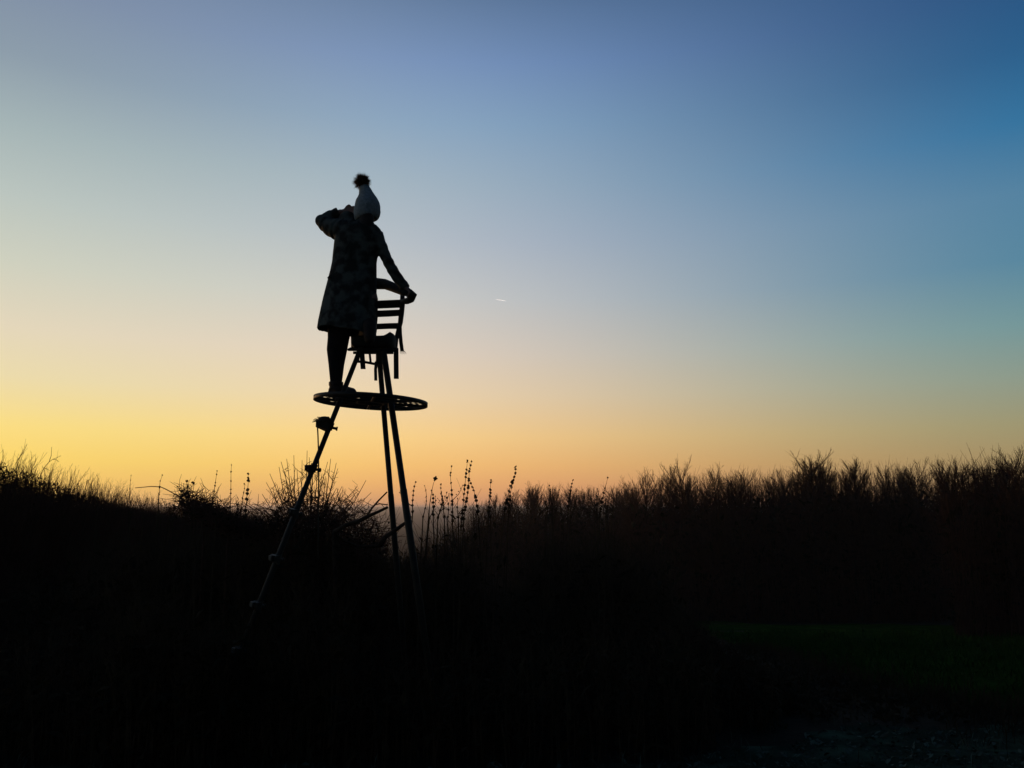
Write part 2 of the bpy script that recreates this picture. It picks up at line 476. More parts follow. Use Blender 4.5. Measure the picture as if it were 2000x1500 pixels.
for k in range(8):
    a = 2 * pi * (k + .3) / 8
    c = disc(PR * .62, a); d1 = (pu * cos(a) + pv * sin(a)); d2 = (-pu * sin(a) + pv * cos(a))
    MB().box(c - pw * .005, d1 * (PR * .36), d2 * .011, pw * .010).build('spoke', M_steel, platform)
mb = MB()
cell = .044; n = int(PR / cell) + 2        # expanded metal grating: two families of crossing strands
for fam in (0, 1):
    fa = R(28) if fam == 0 else R(-28)
    d = pu * cos(fa) + pv * sin(fa); e = -pu * sin(fa) + pv * cos(fa)
    for k in range(-n * 1, n + 1):
        off = k * cell
        if abs(off) >= PR - .015: continue
        half = sqrt((PR - .012) ** 2 - off * off)
        mb.box(PLAT + e * off + pw * (.006 + .004 * fam), d * half, e * .0026, pw * .0015)
mb.build('grating', M_steel, platform)

# seat, swivel hub and folding frame
YS = 6.5
hub = at(727, 705, 6.46)
mb = MB()
mb.tube([at(695, 706, 6.46), at(712, 707, 6.46), at(738, 712, 6.46)], .011, 8)
mb.tube([at(741, 686, 6.46), at(741, 712, 6.46)], .030, 12)
mb.tube([at(700, 685, 6.46), at(698, 708, 6.46)], .016, 8)
mb.tube([at(703, 686, 6.46), at(712, 707, 6.40)], .010, 8)
mb.tube([at(690, 689, 6.46), at(768, 689, 6.46)], .012, 8)
mb.tube([at(724, 708, 6.46), at(722, 690, 6.5)], .010, 8)
mb.tube([at(735, 706, 6.46), at(745, 690, 6.45)], .009, 8)
mb.build('swivel_hub', M_steel, stand)
mb = MB()      # square seat tube frame
fr = [at(681, 683, 6.40), at(774, 684, 6.38), at(776, 681, 6.66), at(684, 681, 6.68)]
mb.tube(fr + [fr[0]], .0115, 8, cap=False)
mb.build('seat_frame', M_steel, stand)
mb = MB()      # padded sling seat with its right corner pulled up to the back post
cs = at(731, 671, 6.52); hx, hy, hz = px_m(41, 6.5), .15, px_m(13, 6.5)
rs = []
nseg = 14
for j in range(nseg + 1):
    s_ = -1 + 2 * j / nseg
    ring = []
    up_ = .05 * max(0, (s_ - .55) / .45) ** 1.4
    for k in range(16):
        a = 2 * pi * k / 16
        ca, sa = cos(a), sin(a)
        yy = hy * np.sign(ca) * abs(ca) ** .45; zz = hz * np.sign(sa) * abs(sa) ** .5
        if zz > 0: zz += up_
        e = (1 - max(0, abs(s_) - .85) / .15 * .35)
        ring.append(cs + Vector((hx * s_, yy * e, zz * e - .006 * (1 - s_ * s_))))
    rs.append(ring)
mb.rings(rs); mb.build('seat', M_pad, stand)
# backrest posts
YB = 6.68
postR = [at(772, 686, 6.62), at(774, 662, 6.64), at(778, 646, 6.66), at(782, 630, YB), at(784, 612, YB), at(786, 596, YB), at(786, 572, YB)]
mb = MB(); mb.tube(postR, [.017, .019, .020, .022, .024, .022, .020], 10); mb.build('back_post', M_steel, stand)
postL = [at(690, 684, 6.66), at(689, 655, 6.68), at(689, 620, YB), at(689, 590, YB), at(692, 556, YB)]
mb = MB(); mb.tube(postL, .018, 10); mb.build('back_post', M_steel, stand)
for (ya, yb), (za, zb) in (((587, 603), (585, 601)), ((606.5, 619.5), (604.5, 617)), ((632, 643.5), (630.5, 642.5))):
    mb = MB()
    c = []
    for px, (t, b) in ((689, (ya, yb)), (712, (ya + 1, yb + .5)), (737, (ya, yb)), (760, (ya - 1, yb - 1)), (783, (za, zb))):
        y_ = YB + .02 * sin((px - 689) / 94 * pi)
        c.append((at(px, t, y_ - .006), at(px, b, y_ - .006), at(px, b, y_ + .008), at(px, t, y_ + .008)))
    mb.rings(c, smooth=False); mb.build('back_slat', M_web, stand)
# padded rail that runs round the seat and hooks back to the post
rail = [at(668, 560, 6.55), at(684, 553, 6.66), at(710, 552, 6.71), at(737, 554, 6.70), at(752, 555, 6.67), at(768, 561, 6.60), at(786, 569, 6.52), at(800, 572, 6.46), at(807, 577, 6.46), at(803, 584, 6.50), at(795, 588, 6.56), at(785, 589, 6.64)]
mb = MB(); mb.tube(rail, [.040, .046, .049, .050, .046, .042, .036, .034, .034, .032, .028, .022], 12); mb.build('padded_rail', M_pad, stand)
# loose webbing straps
sx = (1, .15, 0)
def strap(pts, w, m=M_web):
    return MB().strap([at(*p) for p in pts], px_m(w, 6.6), .003, sx)
s1 = strap([(781, 634, 6.62), (781.5, 650, 6.60), (783, 668, 6.60), (785.5, 686, 6.61)], 7.5)
for k in range(7):                        # frayed end
    b = at(782 + k * 1.1, 685, 6.61)
    s1.tube([b, b + Vector((.006 * (k - 2.5) * .5 + .004, 0, -.012)), b + Vector((.007 * (k - 2) * .5 + .008, .002, -.026 - .010 * ((k * 37) % 5) / 5))], [.002, .0015, .0008], 4)
s1.build('strap', M_web, stand)
strap([(773.5, 680, 6.44), (773.7, 705, 6.43), (774, 740, 6.43)], 9.6).build('strap', M_web, stand)
strap([(735, 706, 6.44), (733.5, 722, 6.43), (734, 743.5, 6.44)], 6).build('strap', M_web, stand)
strap([(707, 688, 6.42), (708, 704, 6.41), (709.3, 721, 6.42)], 9.6).build('strap', M_web, stand)

# haul rope wound on the top rung, its line hanging down
hp = at(634, 822, 6.25)
rope = MB()
for k in range(9):
    c = hp + Vector((random.uniform(-.022, .022), random.uniform(-.02, .02), random.uniform(-.002, .014)))
    a0 = random.uniform(0, 6); ri = random.uniform(.022, .034); tx = random.uniform(-.5, .5)
    rope.tube([c + Vector((ri * 1.2 * cos(a0 + t * 2 * pi / 10), ri * sin(a0 + t * 2 * pi / 10), .016 * sin(t * 2 * pi / 10 + tx) + .004)) for t in range(11)], .0055, 6)
loop = [at(636, 824, 6.24), at(636, 817, 6.24), at(638.5, 814.8, 6.24), at(642, 815, 6.24), at(643.6, 818, 6.24), at(643, 824, 6.24)]
rope.tube(loop, .006, 6)
rope_root = empty('haul_rope', (hp.x, hp.y, hp.z - .02), 'coil of haul rope with frayed ends lying on the top step of the ladder leg', 'rope')
coil = rope.build('coil', M_rope, rope_root)
fr = MB()
for k in range(9):
    b = at(626, 824, 6.24); an = R(98 + k * 11)
    e = b + Vector((cos(an) * .062, random.uniform(-.02, .01), sin(an) * .055 * random.uniform(.5, 1)))
    fr.tube([b, (b + e) / 2 + Vector((0, 0, .006)), e], [.0045, .0032, .0018], 4)
fr.build('frayed_end', M_rope, rope_root)
ln = MB(); ln.tube([at(624, 826, 6.23), at(620, 831, 6.22), at(621, 850, 6.22), at(622, 880, 6.22), at(622.5, 940, 6.22), at(622, 1000, 6.22), at(621, 1090, 6.22)], [.007, .0065, .006, .006, .006, .006, .006], 6)
ln.build('hanging_line', M_rope, rope_root)

# ------------------------------------------------------------------ the person
YP = 6.42
foot_p = disc(0, 0, .012) + Vector((at(658, 780, YP).x - PLAT.x, -.03, 0)); foot_p.z = PLAT.z - (foot_p.x - PLAT.x) * sin(tilt) + .014
person = empty('person', foot_p, 'person in long patterned coat and bobble hat on the high seat, hand shading eyes', 'person')
FX = foot_p.x; FZ = foot_p.z
def P(px, py, y=YP): return at(px, py, y)
knee = P(661, 662, 6.43); hipL = P(668, 590, 6.42); hipR = P(712, 590, 6.42)
ankle = Vector((at(657, 748, YP).x, YP - .01, FZ + .10))
calf = [hipL, P(664, 630, 6.43), knee, P(658, 684, 6.42), P(657, 712, 6.42), ankle]
calfr = [.095, .092, .080, .078, .062, .042]
toe = Vector((.56, .80, 0)).normalized()
body = MB()
body.tube([P(704, 590), P(701, 560), P(698, 520), P(699, 480), P(702, 455), P(708, 440)], [.15, .135, .125, .135, .12, .055], 20, flat=.72, up=(1, 0, 0))
body.ball(P(690, 588), .14, 18, 12, (1, .8, .8))
body.tube([P(708, 448), P(713, 436), P(716, 424)], [.058, .052, .052], 14)
hc = P(717, 411, 6.42)
fd = Vector((-.55, .83, 0)).normalized(); fs_ = Vector((-fd.y, fd.x, 0))
body.ball(hc, .092, 22, 16, (.92, 1.0, 1.18))
body.ball(hc + fd * .03 + Vector((0, 0, -.055)), .066, 16, 12, (.9, 1, .95))       # jaw
body.tube([hc + fd * .085 + Vector((0, 0, .01)), hc + fd * .106 + Vector((0, 0, -.022)), hc + fd * .088 + Vector((0, 0, -.032))], [.009, .014, .011], 8)   # nose
for s_ in (-1, 1):
    body.ball(hc + fs_ * (s_ * .088) + Vector((0, 0, -.01)), .026, 10, 8, (.6, .6, 1.1))
    body.ball(hc + fd * .078 + fs_ * (s_ * .034) + Vector((0, 0, .016)), .016, 8, 6, (1.1, 1, .5))  # brow
body.tube([hc + fd * .083 + fs_ * .022 + Vector((0, 0, -.055)), hc + fd * .09 + Vector((0, 0, -.056)), hc + fd * .083 - fs_ * .022 + Vector((0, 0, -.055))], .007, 6)
# standing leg and foot
body.tube(calf, [r * .86 for r in calfr], 16)
heel = Vector((ankle.x, ankle.y, FZ + .045)) - toe * .03
body.tube([heel, heel + toe * .09, heel + toe * .19, heel + toe * .225], [.040, .040, .036, .022], 12)
body.tube([ankle + Vector((0, 0, .04)), ankle, heel + toe * .03], [.036, .036, .040], 12)
# other leg: knee resting on the seat, shin and foot trailing towards the camera
seat_top = cs.z + hz
kR = Vector((at(716, 660, 6.56).x, 6.56, seat_top + .062))
body.tube([hipR, (hipR + kR) / 2 + Vector((0, .02, 0)), kR], [.080, .068, .052], 16)
shR = Vector((at(722, 668, 6.33).x, 6.30, seat_top + .050))
ftR = shR + Vector((.01, -.04, .0))
body.tube([kR, (kR + shR) / 2, shR], [.052, .048, .036], 14)
body.tube([shR, ftR, ftR + Vector((.01, -.03, -.06)), ftR + Vector((.01, -.035, -.09))], [.034, .030, .024, .014], 10)
# arms
armR = [P(737, 456, 6.42), P(746, 484, 6.42), P(753, 501, 6.42), P(763, 521, 6.43), P(775, 541, 6.45), P(790, 559, 6.48)]
body.tube(armR, [.050, .044, .040, .040, .036, .026], 12)
armL_up = [P(664, 452, 6.42), P(648, 446, 6.47), P(630, 433, 6.53)]
body.tube(armL_up, [.052, .046, .040], 12)
armL_fo = [P(629, 432, 6.53), P(646, 422, 6.55), P(668, 414, 6.56)]
body.tube(armL_fo, [.040, .036, .027], 12)
# raised hand at the brow: palm, four fingers, thumb
w = P(668, 414, 6.56)
px_ = Vector((.97, -.05, .10)).normalized(); pz_ = Vector((-.12, .1, 1)).normalized(); py_ = pz_.cross(px_)
body.tube([w, w + px_ * .035, w + px_ * .075], [.026, .032, .030], 12, flat=.45, up=pz_)
for k, (h, ln_, bend) in enumerate(((.028, .060, .020), (.010, .072, .016), (-.008, .068, .012), (-.025, .052, .010))):
    b = w + px_ * .072 + pz_ * h
    body.tube([b - px_ * .02, b + px_ * ln_ * .5 + pz_ * bend * .4 - py_ * .004, b + px_ * ln_ * .8 - py_ * .012, b + px_ * ln_ - py_ * .024 - pz_ * bend * .4], [.0095, .0092, .0085, .007], 8)
b = w + px_ * .03 + pz_ * .022
body.tube([b, b + px_ * .018 + pz_ * .026, b + px_ * .038 + pz_ * .030 - py_ * .01, b + px_ * .052 + pz_ * .018 - py_ * .014], [.013, .011, .010, .008], 8)
# hand gripping the rail
w = P(790, 559, 6.48); d_ = (P(803, 571, 6.46) - w).normalized(); up_ = Vector((d_.z * -1, -.25, d_.x)).normalized(); up_ = (up_ - d_ * up_.dot(d_)).normalized(); sd_ = d_.cross(up_)
body.tube([w - d_ * .01, w + d_ * .04, w + d_ * .078], [.026, .034, .032], 12, flat=.55, up=sd_)
for k in range(4):
    o_ = (k - 1.5) * .019; L_ = (.058, .068, .064, .050)[k]
    b = w + d_ * .070 + sd_ * o_
    body.tube([b - d_ * .015, b + d_ * L_ * .42 - up_ * .006, b + d_ * L_ * .56 - up_ * .030, b + d_ * L_ * .40 - up_ * .052], [.0100, .0096, .0088, .0074], 8)
b = w + d_ * .022 - sd_ * .026
body.tube([b, b + d_ * .02 - sd_ * .016 - up_ * .016, b + d_ * .034 - sd_ * .012 - up_ * .040, b + d_ * .040 - sd_ * .002 - up_ * .056], [.013, .011, .010, .008], 8)
body = fused(body, 'body', .0055, M_skin, person, 3)
for s_ in (-1, 1):
    MB().ball(hc + fd * .079 + fs_ * (s_ * .034) + Vector((0, 0, .000)), .0115, 10, 8).build('eye', M_eye, person)

# leggings
lg = MB()
lg.tube(calf[:5] + [ankle + Vector((0, 0, .01))], [r + q for r, q in zip(calfr, (.012, .012, .009, .006, .003, .004))], 18)
lg.ball(P(690, 588), .148, 18, 12, (1, .82, .8))
lg.ball(kR, .085, 16, 12)
lg.tube([hipR, (hipR + kR) / 2 + Vector((0, .02, 0)), kR], [.112, .100, .084], 16)
lg.tube([kR, (kR + shR) / 2, shR], [.084, .076, .060], 14)
fused(lg, 'leggings', .008, M_legging, person, 3)
# boots
for (a_, h_, t_, flatf) in ((ankle, heel, toe, True), (shR + Vector((0, .04, .0)), ftR, Vector((.05, -.25, -1)).normalized(), False)):
    b = MB()
    if flatf:
        b.tube([a_ + Vector((0, 0, .035)), a_, h_ + t_ * .02 + Vector((0, 0, .012))], [.054, .052, .052], 14)
        b.tube([h_ - t_ * .012, h_ + t_ * .06 + Vector((0, 0, .014)), h_ + t_ * .14 + Vector((0, 0, .012)), h_ + t_ * .21 + Vector((0, 0, .010)), h_ + t_ * .24 + Vector((0, 0, .004))], [.048, .056, .056, .052, .034], 14)
        rs = []
        for z_ in (-.044, -.028):
            rs.append([h_ + t_ * (.10 + .155 * cos(k * pi / 10)) + Vector((-t_.y, t_.x, 0)) * (.048 * sin(k * pi / 10)) + Vector((0, 0, z_)) for k in range(20)])
        b.rings(rs)
        for k in range(3): b.tube([a_ + Vector((0, 0, .03 - k * .012)) + Vector((.055 * cos(j), .055 * sin(j), 0)) for j in np.linspace(0, 2 * pi, 12)], .006, 6)
    else:
        b.tube([a_, h_, h_ + t_ * .06, h_ + t_ * .13, h_ + t_ * .165], [.056, .056, .052, .046, .030], 14)
    fused(b, 'boot', .006, M_boot, person, 2)

# coat: flared body, collar and two sleeves
prof = [(436, 686, 727, .060), (441, 672, 738, .085), (448, 659, 745, .105), (458, 653, 747, .115), (475, 651, 746, .120), (495, 649, 740, .118), (512, 647.5, 737, .116),
        (530, 644, 737, .122), (560, 637, 737, .140), (590, 630.5, 736, .160), (615, 626, 736, .175), (635, 622.5, 736, .185), (650, 620.5, 736, .190)]
coat = MB(); rs = []
for i, (py, l, r, dep) in enumerate(prof):
    c = P((l + r) / 2, py); hw = px_m((r - l) / 2, YP); t = max(0, (py - 500) / 150)
    ring = []
    for k in range(48):
        a = 2 * pi * k / 48
        f = 1 + (.030 * sin(a * 7 + .7 + i * .15) + .022 * sin(a * 4 + 2 - i * .2)) * t * (1 if abs(cos(a)) < .93 else .3)
        x_ = hw * np.sign(cos(a)) * abs(cos(a)) ** .85; y_ = dep * np.sign(sin(a)) * abs(sin(a)) ** .9
        ring.append(c + Vector((x_ * f, y_ * f, -.055 * t * max(-.4, x_ / hw) + .006 * t * sin(a * 5 + 1))))
    rs.append(ring)
# turn the hem in so the coat is hollow from below
last = rs[-1]; cc = sum(last, Vector()) / len(last)
rs.append([cc + (p - cc) * .93 + Vector((0, 0, .004)) for p in last])
rs.append([cc + (p - cc) * .82 + Vector((0, 0, .16)) for p in last])
coat.rings(rs)
coat.tube([P(710, 446), P(713, 437), P(716, 430)], [.082, .078, .072], 18)      # collar
wr = lambda i: 1 + .06 * sin(i * 2.6)
def sleeve(pts, rad, n=26):
    """resampled, with crumples"""
    pts = [Vector(p) for p in pts]; o, rr = [], []
    for i in range(n + 1):
        t = i / n * (len(pts) - 1); k = min(len(pts) - 2, int(t)); f = t - k
        o.append(pts[k] * (1 - f) + pts[k + 1] * f); rr.append((rad[k] * (1 - f) + rad[k + 1] * f) * (1 + .055 * sin(i * 1.9 + rad[0] * 80) + .03 * sin(i * 3.7)))
    coat.tube(o, rr, 16)
sleeve([P(732, 457, 6.42)] + armR[1:] + [P(795, 563.5, 6.475)], [.066, .050, .046, .046, .046, .041, .033])
sleeve([P(690, 452, 6.42), P(670, 451, 6.44), P(649, 445, 6.48), P(629, 433.5, 6.53)], [.105, .100, .084, .058], 18)
coat.ball(P(680, 441, 6.46), .085, 16, 12)
coat.ball(P(679, 430, 6.47), .078, 16, 12)
sleeve([P(633, 433, 6.53), P(644, 424, 6.55), P(662, 416, 6.56)], [.059, .058, .044], 14)
coat.ball(P(628, 431.5, 6.53), .056, 14, 10)
coat.tube([P(656, 418, 6.56), P(662, 415.5, 6.56)], [.052, .050], 14)            # cuff
coat = fused(coat, 'coat', .008, M_coat, person, 3)
fl = MB()
c = P(648, 541, 6.36)
fl.box(c, Vector((.012, .03, .032)), Vector((-.010, -.02, .012)), Vector((.006, -.004, .0)))
fl.build('pocket_flap', M_coat, coat)

# hair under the hat
hr = MB()
hr.ball(hc + Vector((.0, -.01, -.012)), .100, 20, 14, (.94, .98, 1.05))
hr.tube([hc + Vector((.005, -.06, -.03)), P(716, 432, 6.36), P(714, 446, 6.36), P(712, 462, 6.33)], [.06, .062, .058, .03], 14, flat=.7, up=(1, 0, 0))
# leave the face clear
o = fused(hr, 'hair', .007, M_hair, person, 3)
bm = bmesh.new(); bm.from_mesh(o.data)
org = origin_of(o)
bmesh.ops.delete(bm, geom=[v for v in bm.verts if (v.co + org - hc).dot(fd) > .035 and (v.co + org).z < hc.z + .06], context='VERTS')
bm.to_mesh(o.data); bm.free()

# knitted hat with a long crown, rolled brim and fur pompom
hat = MB(); rs = []
hp_ = [(364, 701, 719), (371, 701, 725), (378, 700.5, 729), (385, 697.5, 734), (391, 694, 738.5), (398, 692.5, 742), (405, 691, 743.5), (412, 690, 743.5), (418, 691.5, 741.5), (423, 693, 739)]
for py, l, r in hp_:
    c = P((l + r) / 2, py); hw = px_m((r - l) / 2, YP)
    rs.append([c + Vector((hw * cos(2 * pi * k / 40) * (1 + .012 * (k % 2)), hw * 1.02 * sin(2 * pi * k / 40) * (1 + .012 * (k % 2)), .012 * cos(2 * pi * k / 40))) for k in range(40)])
hat.rings(rs)
hat_o = hat.build('hat', M_hat, person)
br = MB(); rs = []
for py, l, r in ((413, 692, 743.5), (415, 691, 744), (422, 691, 742.5), (427, 692.5, 740), (429, 695, 737)):
    c = P((l + r) / 2, py); hw = px_m((r - l) / 2, YP)
    rs.append([c + Vector((hw * cos(2 * pi * k / 60) * (1 + .02 * (k % 2)), hw * sin(2 * pi * k / 60) * (1 + .02 * (k % 2)), .010 * cos(2 * pi * k / 60))) for k in range(60)])
br.rings(rs, cap=False); br.build('brim', M_hat, hat_o)
pc = P(708.5, 354.5)
pm = MB(); pm.ball(pc, .046, 16, 12)
pr = random.Random(3)
for k in range(1300):
    z_ = pr.uniform(-1, 1); a = pr.uniform(0, 2 * pi); q = sqrt(1 - z_ * z_)
    d = Vector((q * cos(a), q * sin(a), z_))
    L_ = pr.uniform(.060, .086) + (.012 * pr.random() if d.x < -.3 else 0)
    j = Vector((pr.gauss(0, .006) - .004, pr.gauss(0, .006), pr.gauss(0, .006) - .004))
    b = pc + d * .040; u_ = d.orthogonal().normalized(); v_ = d.cross(u_)
    t_ = pc + d * L_ + j
    pm.add([b + u_ * .0022, b - u_ * .0012 + v_ * .002, b - u_ * .0012 - v_ * .002, t_], [(0, 1, 3), (1, 2, 3), (2, 0, 3)], True)
pm.build('pompom', M_fur, hat_o)

# ------------------------------------------------------------------ vegetation
def vec(az, tilt_):                 # unit vector leaning tilt_ degrees from upright
    a, t = R(az), R(tilt_)
    return Vector((sin(t) * cos(a), sin(t) * sin(a), cos(t)))

def bend(p, d, L, curve):           # two-segment shoot that curves (upwards if curve > 0)
    m = p + d * (L * .5)
    d2 = (d + Vector((0, 0, curve))).normalized()
    return m, m + d2 * (L * .5), d2

def sapling(seed, H, steep=30, n=46, thick=1.0, bare=.22, spread=.30):
    """young bare tree: trunk mesh and crown mesh"""
    r = random.Random(seed); T = Twigs(); tr = MB()
    pts = []; d = Vector((0, 0, 1)); p = Vector((0, 0, -.15))
    for i in range(9):
        pts.append(p.copy()); d = (d + Vector((r.gauss(0, .05), r.gauss(0, .05), .25))).normalized(); p = p + d * (H / 8)
    rad = [(.055 * (1 - i / 8) ** .9 + .008) * H / 9 * thick for i in range(9)]; rad[0] *= 1.3
    tr.tube(pts, rad, 7)
    def on(t):
        t *= 8; k = min(7, int(t)); return pts[k].lerp(pts[k + 1], t - k)
    for i in range(n):
        t = bare + (.985 - bare) * ((i + r.random()) / n) ** .9
        L = H * (spread * (1 - t) ** .6 + .085) * r.uniform(.6, 1.25)
        d = vec(i * 137.5 + r.uniform(-30, 30), steep + r.uniform(-10, 14) + 12 * (1 - t))
        p0 = on(t); m, e, d2 = bend(p0, d, L, .22)
        T.add(p0, m, e, .016 * thick * (.5 + L / 2), .005 * thick)
        k = 6 + int(L * 5)
        for j in range(k):
            u = .15 + .85 * (j + r.random()) / k
            q = p0.lerp(m, u * 2) if u < .5 else m.lerp(e, u * 2 - 1)
            dd = (d2 + Vector((r.gauss(0, .45), r.gauss(0, .45), r.uniform(.0, .5)))).normalized()
            l = r.uniform(.25, .60) * (1.1 - .4 * u) * (.6 + H / 16)
            m1, e1, dd2 = bend(q, dd, l, .12); T.add(q, m1, e1, .0065 * thick, .0034 * thick)
            for g in range(3):
                q2 = q.lerp(m1, r.uniform(.3, 1)) if g == 0 else m1.lerp(e1, r.random())
                d3 = (dd2 + Vector((r.gauss(0, .5), r.gauss(0, .5), r.uniform(-.1, .5)))).normalized()
                m2, e2, _ = bend(q2, d3, l * r.uniform(.3, .6), .1); T.add(q2, m2, e2, .0036 * thick, .0022 * thick)
    return tr.mesh('trunk'), T.mesh('crown')

def shrub(seed, H, W, n, lean=18, twig=7, rad=.006, leaf=0, fine=1):
    """many upright stems from one stool, twiggy at the top; returns stems mesh and leaves mesh"""
    r = random.Random(seed); T = Twigs(); lp = []
    for i in range(n):
        a = r.uniform(0, 360); q = sqrt(r.random()) * W * .5
        b = Vector((q * cos(R(a)), q * sin(R(a)), -.08))
        h = H * r.uniform(.55, 1.0) * (1 - .25 * (q / (W * .5)) ** 2)
        d = vec(a + r.uniform(-50, 50), r.uniform(2, lean))
        m, e, d2 = bend(b, d, h, .2)
        T.add(b, m, e, rad * r.uniform(.8, 1.5), rad * .45)
        for j in range(twig):
            u = r.uniform(.25, .97); p = b.lerp(m, u * 2) if u < .5 else m.lerp(e, u * 2 - 1)
            dd = (d2 + Vector((r.gauss(0, .45), r.gauss(0, .45), r.uniform(-.1, .5)))).normalized()
            l = r.uniform(.12, .40) * (1.15 - .5 * u); m1, e1, d3 = bend(p, dd, l, .15)
            T.add(p, m1, e1, rad * .55, rad * .32)
            if r.random() < .7:
                dd = (d3 + Vector((r.gauss(0, .6), r.gauss(0, .6), .2))).normalized(); p = m1.lerp(e1, r.random()); m2, e2, _ = bend(p, dd, l * .5, .1)
                T.add(p, m2, e2, rad * .4, rad * .26)
            if r.random() < leaf: lp.append(m1.lerp(e1, r.random()))
    lm = None
    if lp:
        k = len(lp); g = np.random.default_rng(seed)
        lm = leaf_mesh('leaves', np.array([tuple(p) for p in lp]), g.uniform(.02, .045, k), g.uniform(.012, .025, k), g.uniform(0, 6.28, k), g.uniform(-1.2, .6, k), g.uniform(-1, 1, k))
    return T.mesh('stems'), lm

def thing(name, loc, label, cat, group, parts, rz=0.0, sc=(1, 1, 1), lean=(0, 0)):
    o = empty(name, loc, label, cat, group); o.rotation_euler = (lean[0], lean[1], rz); o.scale = sc
    for pn, me, m in parts:
        if me is not None: link(pn, me, m, o)
    return o

def ground_pt(px, y):
    x = at(px, 990, y).x; return Vector((x, y, zg(x, y)))

# --- trees of the young wood on the right
SAP = [sapling(11 + k, 9.0, (24, 30, 27, 36, 20, 32, 25, 34, 28)[k], (56, 50, 64, 52, 58, 66, 74, 48, 60)[k], 1.2, (.30, .22, .28, .2, .34, .25, .4, .15, .3)[k], (.26, .32, .27, .38, .22, .30, .24, .36, .29)[k]) for k in range(9)]
SAPH = [float(np.percentile([v.co.z for v in t[1].vertices], 98.5)) for t in SAP]
WOOD = 'bare young trees of the wood'
rt = random.Random(5)
def plant_tree(px, top, y, k, label, group=WOOD, wide=1.0, name='bare_tree'):
    b = ground_pt(px, y); H = at(px, top, y).z - b.z
    s = H / SAPH[k]
    return thing(name, b, label, 'tree', group, (('trunk', SAP[k][0], M_bark), ('crown', SAP[k][1], M_twig)), rt.uniform(0, 6.28), (s * wide * rt.uniform(.85, 1.25), s * wide * rt.uniform(.85, 1.25), s), (rt.gauss(0, .035), rt.gauss(0, .035)))
plant_tree(1588, 888, 44, 1, 'tallest bare tree, its pointed crown standing clear above the middle of the wood', wide=1.25)
plant_tree(1345, 906, 47, 3, 'bare tree with fan crown just left of the gap in the treetops', wide=1.2)
plant_tree(1262, 924, 50, 1, 'small round-crowned bare tree where the tall treetops begin on the left', wide=1.1)
plant_tree(1405, 920, 46, 2, 'bare tree just right of the gap in the treetops', wide=1.1)
plant_tree(1688, 903, 43, 4, 'bare upright tree next right of the tallest pointed crown', wide=1.1)
plant_tree(1992, 882, 27, 0, 'bare tree cut by the right edge of the picture', wide=1.1)
plain = 'slender bare tree packed among others in the wood beyond the green field'
for px, top in ((1228, 944), (1243, 932), (1290, 928), (1312, 920), (1328, 926), (1368, 930), (1392, 946), (1425, 924), (1442, 930), (1462, 918), (1480, 922), (1500, 914), (1516, 926), (1535, 918), (1552, 922), (1570, 906),
                (1604, 900), (1618, 908), (1634, 904), (1652, 916), (1670, 910), (1708, 914), (1726, 912), (1745, 914), (1762, 916), (1780, 920), (1798, 912), (1815, 902), (1832, 906)):
    w_ = 0 if px < 1350 else 1 if px < 1580 else 2
    plant_tree(px + rt.uniform(-9, 9), top + rt.uniform(-3, 12), rt.uniform(43, 54), rt.randrange(9),
               ('slender bare tree of the wood left of the gap in the treetops', 'slender bare tree of the wood between the gap in the treetops and the tallest crown', 'slender bare tree of the wood right of the tallest crown')[w_],
               WOOD + (' left of the gap', ' between gap and tallest crown', ' right of the tallest crown')[w_])
for px, top in ((1850, 908), (1868, 914), (1885, 909), (1902, 922), (1918, 916), (1936, 911), (1952, 910), (1966, 904), (1980, 900)):
    plant_tree(px, top, rt.uniform(29, 36), rt.randrange(9), 'bare tree standing nearer, in the right end of the wood', 'bare trees at the near end of the wood')
for px in range(930, 1240, 13):
    top = float(np.interp(px, (930, 970, 1010, 1045, 1100, 1160, 1240), (990, 976, 962, 953, 957, 960, 952)))
    plant_tree(px + rt.uniform(-5, 5), top + rt.uniform(-5, 9), rt.uniform(62, 80), rt.randrange(9), 'distant low bare tree behind the weed stalks right of the high seat', 'distant bare trees right of the high seat')
for px in range(1225, 1900, 25):
    plant_tree(px + rt.uniform(-8, 8), (958 if px < 1400 else 946) + rt.uniform(-10, 14), rt.uniform(56, 66), rt.randrange(9), 'bare tree in the back row of the wood', 'bare trees in the back row of the wood')

